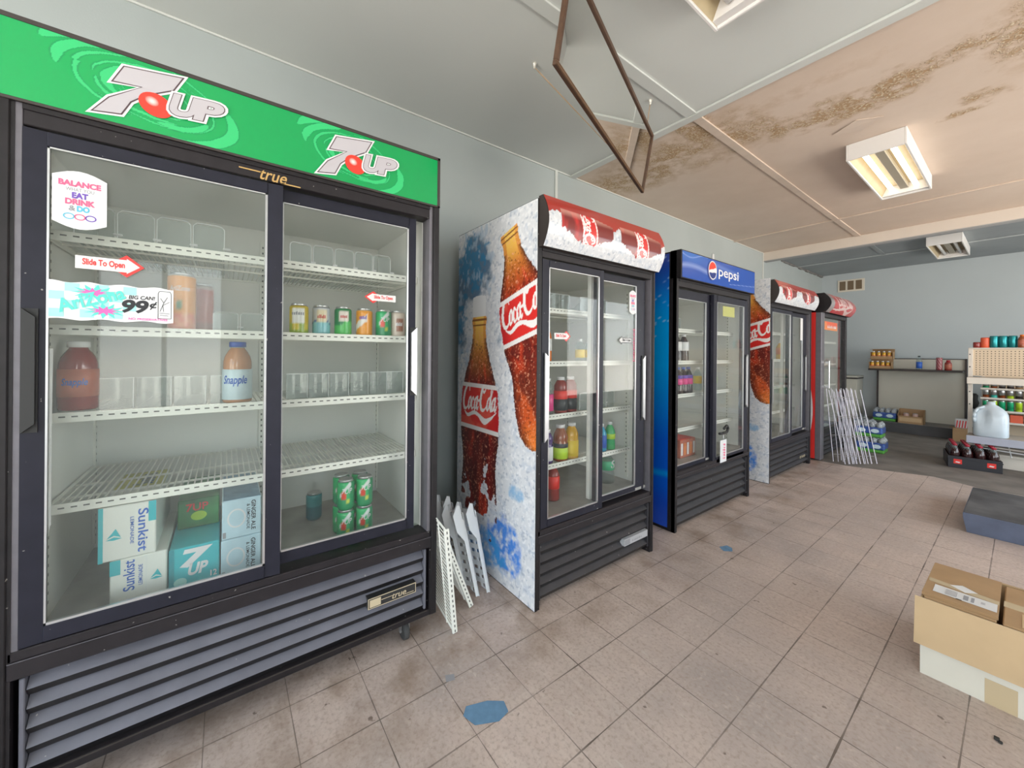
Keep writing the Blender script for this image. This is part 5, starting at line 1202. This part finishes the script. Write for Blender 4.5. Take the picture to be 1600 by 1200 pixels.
# chrome racks at the red cooler
def rack(o, up, wd, H_, Wd_, n, label, mt='wire_lilac'):
    t = thing('wire_rack', (0,0,0), label, 'wire rack', 'wire racks by the red cooler'); t.matrix_world = frame3(o, up, wd); b = MB()
    for i in range(n): b.rod((0, Wd_*i/(n-1), 0), (H_, Wd_*i/(n-1), 0), .0036 if i in (0, n-1) else .0028, mt, 6)
    for x in (.10, .36, .62, .88): b.rod((H_*x, 0, -.005), (H_*x, Wd_, -.005), .0026, 'steel', 6)
    b.build('wires', t); return t
rack((1.02, 5.50, .004), (-.075, .03, .80), (.17, .10, 0), .82, .18, 5, 'sparse wire rack leaning on the red cooler, leftmost')
rack((1.06, 5.64, .004), (-.055, .02, .80), (.10, .25, 0), .80, .24, 5, 'wire rack leaning on the red cooler, just behind the leftmost')
rack((1.13, 5.47, .004), (-.16, .06, .78), (.17, .10, 0), .82, .20, 7, 'dense wire rack leaning on the red cooler, in front')
rack((1.16, 5.52, .004), (-.155, .05, .78), (.17, .10, 0), .80, .19, 7, 'dense wire rack leaning on the red cooler, between the others')
rack((1.19, 5.57, .004), (-.15, .04, .79), (.17, .09, 0), .80, .19, 5, 'wire rack leaning on the red cooler, rightmost at the back')
# ================================================================ CARTONS, STEP
t = thing('cardboard_box', (2.07, 2.12, 0), 'large open cardboard box with a pale side and folded-out tan flap', 'cardboard box'); b = MB(); Lx = .62; Dy = .40; Hh = .285; e = .005
b.box(0, Lx, 0, e, 0, Hh, 'card_white'); b.box(0, Lx, Dy-e, Dy, 0, Hh, 'card_tan'); b.box(0, e, e, Dy-e, 0, Hh, 'card_tan'); b.box(Lx-e, Lx, e, Dy-e, 0, Hh, 'card_tan'); b.box(e, Lx-e, e, Dy-e, 0, e, 'card_in'); b.box(.155, .225, -.0012, 0, .0, .085, 'tape'); b.build('box_body', t)
b = MB(); b.prism([(-.001, Hh), (-.006, Hh+.004), (-.028, .12), (-.023, .118)], 'x', -.014, Lx, 'card_tan'); b.build('flap', t); b = MB(); b.prism([(Dy, Hh), (Dy+.005, Hh), (Dy+.12, Hh-.05), (Dy+.12, Hh-.056)], 'x', 0, Lx, 'card_brown'); b.build('flap', t)
t = thing('cardboard_box', (2.077, 2.128, .006), 'small brown parcel with a shipping label lying inside the big box', 'cardboard box'); b = MB(); Hb = .290
b.box(0, .172, 0, .355, 0, Hb, 'card_brown', .003); b.build('box_body', t); b = MB(); b.prism([(-.002, Hb+.0005), (-.006, Hb+.012), (.36, Hb+.004), (.36, Hb+.0005)], 'x', -.004, .176, 'card_brown'); b.build('flap', t)
def ztop(y): return Hb+.012-(y+.006)*(.008/.366)+.0006
b = MB(); tf = (V3(0, 0, ztop(0)), V3(1,0,0), V3(0,1,-.0219), V3(0,0,1)); b.flat([(.02, .035), (.172, .03), (.172, .105), (.02, .11)], tf, 'paper', .0004)
for (a0, a1, c0, c1, m_) in ((.050, .078, .045, .095, 'ink_grey'), (.094, .106, .045, .09, 'ink_grey'), (.112, .120, .045, .09, 'ink_grey'), (.078, .092, .030, .036, 'ink_black'), (.135, .145, .06, .08, 'silver_flat')): b.flat([(a0, c0), (a1, c0), (a1, c1), (a0, c1)], tf, m_, .0009)
for i in range(9): b.flat([(.051+i*.003, .047), (.0525+i*.003, .047), (.0525+i*.003, .093), (.051+i*.003, .093)], tf, 'paper', .0012)
b.build('shipping_label', t); b = MB(); b.flat([(0, .13), (.175, .105), (.175, .14), (0, .165)], tf, 'tape', .0003); b.flat([(.055, .15), (.095, .118), (.125, .15), (.085, .182)], tf, 'paper', .0006); b.build('tape', t)
t = thing('cardboard_box', (2.262, 2.128, .006), 'second brown parcel in the big box, cut off by the photo edge', 'cardboard box'); b = MB(); b.box(0, .40, 0, .36, 0, .285, 'card_brown', .003); b.build('box_body', t); b = MB(); b.box(-.0005, .4005, .15, .20, .285, .2858, 'tape'); b.box(.04, .12, .02, .13, .285, .2862, 'card_tan'); b.build('tape', t)
t = thing('floor_step', (2.055, 4.07, 0), 'low concrete step with a blue painted front edge', 'step'); b = MB(); b.prism([(0, .128), (0.0, .10), (.018, 0), (1.6, 0), (1.6, .128)], 'y', 0, .85, 'step_blue'); b.build('block', t)
b = MB(); b.box(.004, 1.6, .012, .846, .1275, .1305, 'step_top', .001); b.build('top_slab', t)
b = MB(); b.box(2.250, 2.262, 1.935, 1.950, .0005, .008, 'dark', .002); b.box(2.259, 2.268, 1.930, 1.941, .0005, .006, 'dark', .002); o = b.build('plastic_scrap'); tag(o, 'tiny black plastic scrap on the tiles near the cardboard box', 'scrap')
# ================================================================ GONDOLA SHELVING AT THE RIGHT
gd = thing('gondola_shelf', (1.93, 6.5, 0), 'cream store shelving with a pegboard back at the right edge', 'store shelving'); LX = 1.25
b = MB(); b.box(-.006, .028, .235, .265, 0, 1.295, 'gondola_cream', .002); 
for zz in (1.22, 1.08, .92, .80, .66): b.box(.002, .012, .2338, .235, zz, zz+.012, 'dark')
b.build('post', gd); b = MB(); b.box(LX, LX+.03, .235, .265, 0, 1.295, 'gondola_cream', .002); b.build('post', gd)
b = MB(); b.box(.028, LX, .247, .257, .985, 1.285, 'pegboard'); fr = sidef(.028, .247, 0); n_ = int((LX-.05)/.0265)
for i in range(n_):
    for j in range(11): x = .02+i*.0265; z = 1.0+j*.0255; b.flat([(x, z), (x+.008, z), (x+.008, z+.008), (x, z+.008)], fr, 'peg_hole', .0006)
b.build('pegboard', gd); b = MB(); b.box(-.006, LX+.03, .235, .33, 1.288, 1.300, 'gondola_cream', .002); b.build('top_rail', gd)
def shelfp(z0, z1, mt, lip, y1=.247): 
    b = MB(); b.box(.0, LX+.02, .012, y1, z1-.018, z1, mt, .002); b.box(-.002, LX+.02, 0, .014, z0, z1, lip, .003); b.build('shelf', gd)
shelfp(.905, .975, 'gondola_top', 'gondola_cream'); shelfp(.262, .342, 'gondola_top', 'gondola_lav', .42)
b = MB(); b.box(.03, LX, .20, .225, 0, .13, 'gondola_cream', .002); b.box(.03, LX, .16, .20, .13, .15, 'gondola_cream'); b.build('base', gd)
b = MB(); b.rod((.0, .10, .235), (LX, .12, .195), .008, 'gondola_cream', 6); b.rod((.10, .08, .21), (LX, .10, .15), .006, 'white', 6); b.rod((.28, .15, .25), (.30, .12, .14), .005, 'white', 6); b.build('loose_rails', gd)
# far aisle shelving
fg = thing('gondola_shelf', (1.96, 8.0, 0), 'second store shelving with small cans seen through the first', 'store shelving')
b = MB(); b.box(0, .03, .25, .28, 0, .95, 'gondola_cream'); b.build('post', fg); b = MB(); b.box(.03, 1.2, .26, .27, .03, .95, 'pegboard'); b.build('pegboard', fg)
for z in (.79, .665, .505, .36): b = MB(); b.box(.0, 1.2, 0, .26, z-.012, z, 'gondola_top'); b.box(.0, 1.2, -.006, 0, z-.020, z+.004, 'gondola_cream'); b.build('shelf', fg)
SH = [(.79, .075, 'shelf row one'), (.665, .11, 'row two'), (.505, .13, 'row three')]
GC = 'small cans on the far shelving'; rr = random.Random(9); cols = ['lab_lime', 'lab_green', 'card_brown', 'lab_green', 'lab_yellow', 'liq_brown']
for k_, (z, h, nm) in enumerate(SH):
    pr = {}
    for i in range(8):
        x = 2.005+i*.066; m_ = ['lab_lime', 'card_brown', 'dark_brown', 'lab_green', 'liq_brown'][rr.randrange(5)] if k_ != 2 else rr.choice(['lab_lime', 'lab_green'])
        if k_ == 1 and i == 1: m_ = 'turquoise'
        if m_ not in pr:
            b = MB(); b.lathe([(.026, 0), (.028, .004), (.028, h*.35), (.0282, h*.35), (.0282, h-.012), (.026, h-.006), (.026, h)], m_, 12, mats=[m_, m_, m_, 'can_lid' if k_ < 2 else m_, 'can_lid', 'can_lid']); o = b.build('food_can', None, (x, 8.04, z)); pr[m_] = o
        else: o = pr[m_].copy(); COL.objects.link(o); o.location = (x, 8.04, z)
        cn = {'lab_lime': 'lime green', 'card_brown': 'tan', 'dark_brown': 'dark brown', 'lab_green': 'green', 'liq_brown': 'amber', 'turquoise': 'turquoise'}[m_]
        tag(o, '%s small can, %s from the left on the %s far shelf' % (cn, ORD[i], ['top', 'middle', 'lower'][k_]), 'can', GC)
for i in range(3):
    b = MB(); b.box(0, .10, 0, .08, 0, .10, 'orange_red' if i != 1 else 'lab_coral', .002); o = b.build('snack_box', None, (2.20+i*.106, 8.02, .360)); tag(o, 'red snack box, %s from the left on the lowest far shelf' % ORD[i], 'box', 'red boxes on the far shelving')
# things on top of the gondola
b0 = None; yy = 6.78; z = 1.3005
def simplecan(x, r, h, m_, label, name='drink_can', sm='can_lid'):
    t = thing(name, (x, yy, z), label, 'can', 'cans on top of the store shelving'); b = MB(); b.lathe([(r*.9, 0), (r, .005), (r, h-.008), (r*.93, h-.002)], m_, 20); b.build('can_body', t); b = MB(); b.lathe([(r*.93, h-.002), (r*.9, h+.001), (r*.85, h-.001)], sm, 20); b.build('can_lid', t); return t
simplecan(1.985, .030, .062, 'liq_red', 'short dark red can at the left end of the shelf top', sm='dark'); simplecan(2.042, .033, .112, 'orange_red', 'orange-red can left of the teal cans on the shelf top', sm='red_deep')
tc1 = simplecan(2.105, .032, .128, 'teal_metal', 'leftmost teal can on the store shelf top', sm='teal_metal')
dup(tc1, (2.168, yy, z), 'middle teal can on the store shelf top', 'cans on top of the store shelving'); dup(tc1, (2.231, yy, z), 'right teal can beside the brown bottle on the shelf top', 'cans on top of the store shelving'); dup(tc1, (2.36, yy, z), 'teal can right of the brown bottle at the photo edge', 'cans on top of the store shelving')
bottle('drink_bottle', (2.292, yy-.03, z), .135, .030, JUICE, 'liq_brown', [(.2, .6, 'lab_coral', 1.)], 'liq_orange', 'brown bottle among the teal cans on the shelf top')
# water jug
jg = thing('water_jug', (2.092, 6.625, .3425), 'large translucent white plastic jug on the low shelf', 'jug', rz=.0)
secs = [(0, .92, .92), (.012, 1, 1), (.10, 1, 1), (.19, 1, 1), (.235, .97, .95), (.27, .86, .82), (.30, .68, .62), (.325, .46, .42), (.340, .28, .28), (.345, .25, .25), (.372, .25, .25), (.374, .21, .21)]
n = 32; b = MB(); vs = []; hw = .122
for (z_, kx, ky) in secs:
    for i in range(n):
        a = 2*PI*i/n; p = 4.2 if z_ < .28 else 2.6
        if z_ > .32: p = 2
        ca, sa = math.cos(a), math.sin(a); rr_ = 1/((abs(ca)**p+abs(sa)**p)**(1/p)); x_ = rr_*ca*hw*kx; y_ = rr_*sa*hw*ky
        if .08 < z_ < .30:   # hollow pressed in beside the handle
            d = math.hypot((x_+.055)/.055, (z_-.235)/.075)
            if y_ < 0 and d < 1: y_ += .050*(1-d*d)
        vs.append((x_, y_, z_))
fs = [(j*n+i, j*n+(i+1) % n, (j+1)*n+(i+1) % n, (j+1)*n+i) for j in range(len(secs)-1) for i in range(n)]+[tuple(range(n-1, -1, -1)), tuple(range((len(secs)-1)*n, len(secs)*n))]
b.add(vs, fs, 'jug', True); b.build('jug_body', jg); b = MB(); b.tube([(-.045, -.045, .318), (-.088, -.080, .295), (-.108, -.098, .25), (-.112, -.104, .20), (-.108, -.104, .155)], .013, 'jug', 10); b.build('handle', jg)
# cola crate
cr = thing('bottle_crate', (1.812, 6.31, 0), 'black plastic crate of cola bottles on the floor by the shelving', 'crate', rz=.16); b = MB(); CW, CD, CH = .372, .46, .125
b.box(0, CW, 0, .008, 0, CH, 'crate_black', .002); b.box(0, CW, CD-.008, CD, 0, CH, 'crate_black', .002); b.box(0, .008, .008, CD-.008, 0, CH, 'crate_black', .002); b.box(CW-.008, CW, .008, CD-.008, 0, CH, 'crate_black', .002); b.box(.008, CW-.008, .008, CD-.008, 0, .006, 'crate_black'); b.box(-.004, CW+.004, -.004, 0, CH-.03, CH-.018, 'crate_black', .001); b.build('crate_shell', cr)
for cx in (.070, .300):
    b = MB(); fr = sidef(0, -.0012, 0); b.box(cx-.030, cx+.030, -.0012, 0, .045, .100, 'lab_red', .0004); b.flat([(cx-.02, .06), (cx+.01, .055), (cx+.02, .066), (cx-.01, .072)], fr, 'white', .0004); b.build('emblem', cr)
Rz = Matrix.Rotation(.16, 4, 'Z'); cb = None; GB = 'cola bottles in the black crate'
for j in range(5):
    for i in range(4):
        p = Rz @ V3(.053+i*.089, .053+j*.088, 0); loc = (1.812+p.x, 6.31+p.y, .0065)
        lab = ('cola bottle in the front row of the crate, %s from the left' % ORD[i]) if j == 0 else 'cola bottle with a red cap behind the front row of the crate'
        if cb is None: cb = bottle('cola_bottle', loc, .246, .040, SODA, 'cola', None, 'cap_red', lab, GB, clear_top=.78)
        else: dup(cb, loc, lab, GB)
# ================================================================ BACK OF THE SHOP
bc = thing('wall_counter', (.80, 8.95, 0), 'old cream wall panel with a dark shelf against the back wall', 'wall unit')
b = MB(); b.box(.02, .98, -.02, .0, .15, .97, 'panel_cream'); b.box(.18, .98, -.02, 0, .99, 1.15, 'panel_cream'); b.build('back_panel', bc)
b = MB(); b.box(0, .018, -.045, -.02, .15, .97, 'dark_brown'); b.build('upright', bc); b = MB(); b.box(.972, .995, -.045, .0, .15, 1.165, 'dark_brown'); b.build('upright', bc); b = MB(); b.box(.16, .972, -.03, -.018, 1.150, 1.162, 'dark_brown'); b.build('top_strip', bc)
b = MB(); b.box(-.05, .972, -.38, -.0215, .962, .990, 'dark_brown', .002); b.build('shelf', bc)
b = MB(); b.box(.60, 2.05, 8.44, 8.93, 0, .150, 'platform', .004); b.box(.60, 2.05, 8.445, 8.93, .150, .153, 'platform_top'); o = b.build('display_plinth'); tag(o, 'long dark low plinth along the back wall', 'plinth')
cb2 = thing('storage_cabinet', (.36, 8.62, 0), 'cream cabinet with a dark top edge in the far left corner', 'cabinet'); b = MB(); b.box(0, .24, 0, .40, 0, .80, 'panel_cream', .003); b.build('cabinet_body', cb2); b = MB(); b.box(-.01, .25, -.01, .40, .80, .825, 'dark_brown'); b.build('top_edge', cb2); b = MB(); b.box(-.01, .25, -.01, .40, .825, .85, 'panel_cream'); b.build('worktop', cb2)
# bottle carriers on the dark shelf
def carrier(x, y, z, label, k=4):
    t = thing('bottle_carrier', (x, y, z), label, 'bottle carrier', 'bottle carriers on the dark shelf'); b = MB(); w_ = .27
    b.box(0, w_, 0, .004, 0, .045, 'card_brown'); b.box(0, w_, .16, .164, 0, .155, 'card_brown'); b.box(0, .004, 0, .164, 0, .11, 'card_brown'); b.box(w_-.004, w_, 0, .164, 0, .11, 'card_brown'); b.box(.004, w_-.004, .004, .16, 0, .004, 'card_brown'); b.box(-.006, w_+.006, -.006, .166, .155, .160, 'card_brown'); b.build('tray', t)
carrier(.75, 8.62, .9905, 'lower open cardboard carrier of small orange bottles on the dark shelf'); carrier(.765, 8.63, 1.1520, 'upper cardboard carrier stacked on the lower orange-bottle carrier')
ob = None
for lv in (0, 1):
    for i in range(4):
        loc = (.785+lv*.015+i*.063, 8.665, (.9950, 1.1565)[lv]); lab = 'small orange bottle, %s from the left in the %s carrier' % (ORD[i], ['lower', 'upper'][lv])
        if ob is None: ob = bottle('juice_bottle', loc, .118, .025, JUICE, 'liq_yellow', [(.2, .5, 'lab_orange', 1.)], 'cap_white', lab, 'small orange bottles')
        else: dup(ob, loc, lab, 'small orange bottles')
bottle('drink_bottle', (1.325, 8.66, .9905), .215, .034, SODA, 'bottle_clear', [(.10, .56, 'lab_blue', 1.)], 'dark', 'clear bottle with a blue label standing alone on the dark shelf')
yy = 8.66; z = .9905
can('drink_can', 'tall dark red can with pale print on the dark shelf', (1.535, 8.66, .9905), .034, .195, lambda th, z: (.62, .4, .4) if math.sin(th*7+z*22) > .75 else (.28, .015, .03))
bottle('drink_bottle', (1.625, 8.66, .9905), .150, .038, JUICE, 'liq_red', [(.15, .6, 'lab_coral', 1.)], 'cap_red', 'squat red bottle beside the tall red can on the dark shelf')
def waterpack(x, y, z, wx, wy, h, label, cols=('water_blue', 'water_green'), nx=4, ny=3):
    t = thing('water_pack', (x, y, z), label, 'water pack', 'shrink-wrapped water packs'); b = MB(); s = h
    b.box(.004, wx-.004, .004, wy-.004, 0, s*.24, cols[1], .012); b.box(0, wx, 0, wy, s*.22, s*.68, cols[0], .014)
    fr = sidef(wx*.28, -.0008, s*.44); b.flat(ell(.0, 0, s*.20, s*.13), fr, 'lab_ice', .0004); fr = sidef(wx*.74, -.0008, s*.44); b.flat(ell(.0, 0, s*.20, s*.13), fr, 'lab_ice', .0004); b.build('wrapper', t)
    for i in range(nx):
        for j in range(ny):
            c = MB(); rx = wx/nx/2*.96; c.lathe([(rx, s*.66), (rx, s*.80), (rx*.75, s*.90), (rx*.35, s*.96), (rx*.33, s)], 'water_clear', 10, (wx*(i+.5)/nx, wy*(j+.5)/ny, 0)); c.build('bottle_top', t)
    return t
waterpack(1.02, 6.42, 0, .275, .22, .188, 'lower blue and green water pack beside the leaning racks'); waterpack(1.01, 6.43, .1890, .262, .21, .188, 'upper water pack stacked on the lower one beside the racks')
waterpack(.82, 8.50, .1535, .275, .22, .20, 'blue and green water pack on the plinth below the orange bottles')
waterpack(.70, 8.05, 0, .20, .24, .20, 'dull teal bottle pack on the floor by the far cabinet', ('teal_metal', 'box_teal_dk'), 3, 3); waterpack(.62, 8.35, 0, .16, .07, .24, 'narrow teal bottle pack against the cabinet side', ('teal_metal', 'box_teal_dk'), 3, 2)
t = thing('cardboard_tray', (1.115, 8.48, .1535), 'open brown cardboard tray with two cans on the plinth', 'tray'); b = MB(); w_ = .28
b.box(0, w_, 0, .005, 0, .115, 'card_brown'); b.box(0, w_, .20, .205, 0, .21, 'card_brown'); b.prism([(0, 0), (.205, 0), (.205, .21), (.15, .21), (0, .115)], 'x', 0, .005, 'card_brown'); b.prism([(0, 0), (.205, 0), (.205, .21), (.15, .21), (0, .115)], 'x', w_-.005, w_, 'card_brown'); b.box(.005, w_-.005, .005, .20, 0, .005, 'card_in'); b.build('tray_body', t); b = MB(); b.box(.02, .26, -.0008, 0, .03, .09, 'card_tan'); b.build('label', t)
c_ = can('drink_can', 'left red can inside the cardboard tray', (1.20, 8.56, .159), .033, .15, cc((.6, (.45, .10, .07)), (1., (.6, .4, .35))), None, 'cans in the tray'); dup(c_, (1.30, 8.56, .159), 'right red can inside the cardboard tray', 'cans in the tray')
t = thing('snack_package', (1.70, 8.27, .0), 'red-striped white snack package on a crumpled carton at the plinth', 'package'); b = MB(); b.box(0, .18, 0, .14, 0, .19, 'card_brown', .004); b.box(-.03, .20, .02, .12, .19, .194, 'card_in'); b.build('carton', t); b = MB(); b.box(.02, .16, .01, .12, .192, .32, 'paper', .01)
for i in range(5): b.flat([(.03+i*.026, .20), (.042+i*.026, .20), (.052+i*.026, .30), (.040+i*.026, .30)], sidef(0, .0095, 0), 'red', .0008)
b.build('striped_bag', t)
b = MB(); b.lathe([(.01, 0), (.035, .03), (.05, .09), (.035, .14), (.04, .20), (.02, .23)], 'dark', 12); o = b.build('hanging_bag', None, (1.86, 8.98, .42)); tag(o, 'black bundle hanging on the back wall beside the shelving post', 'bundle')
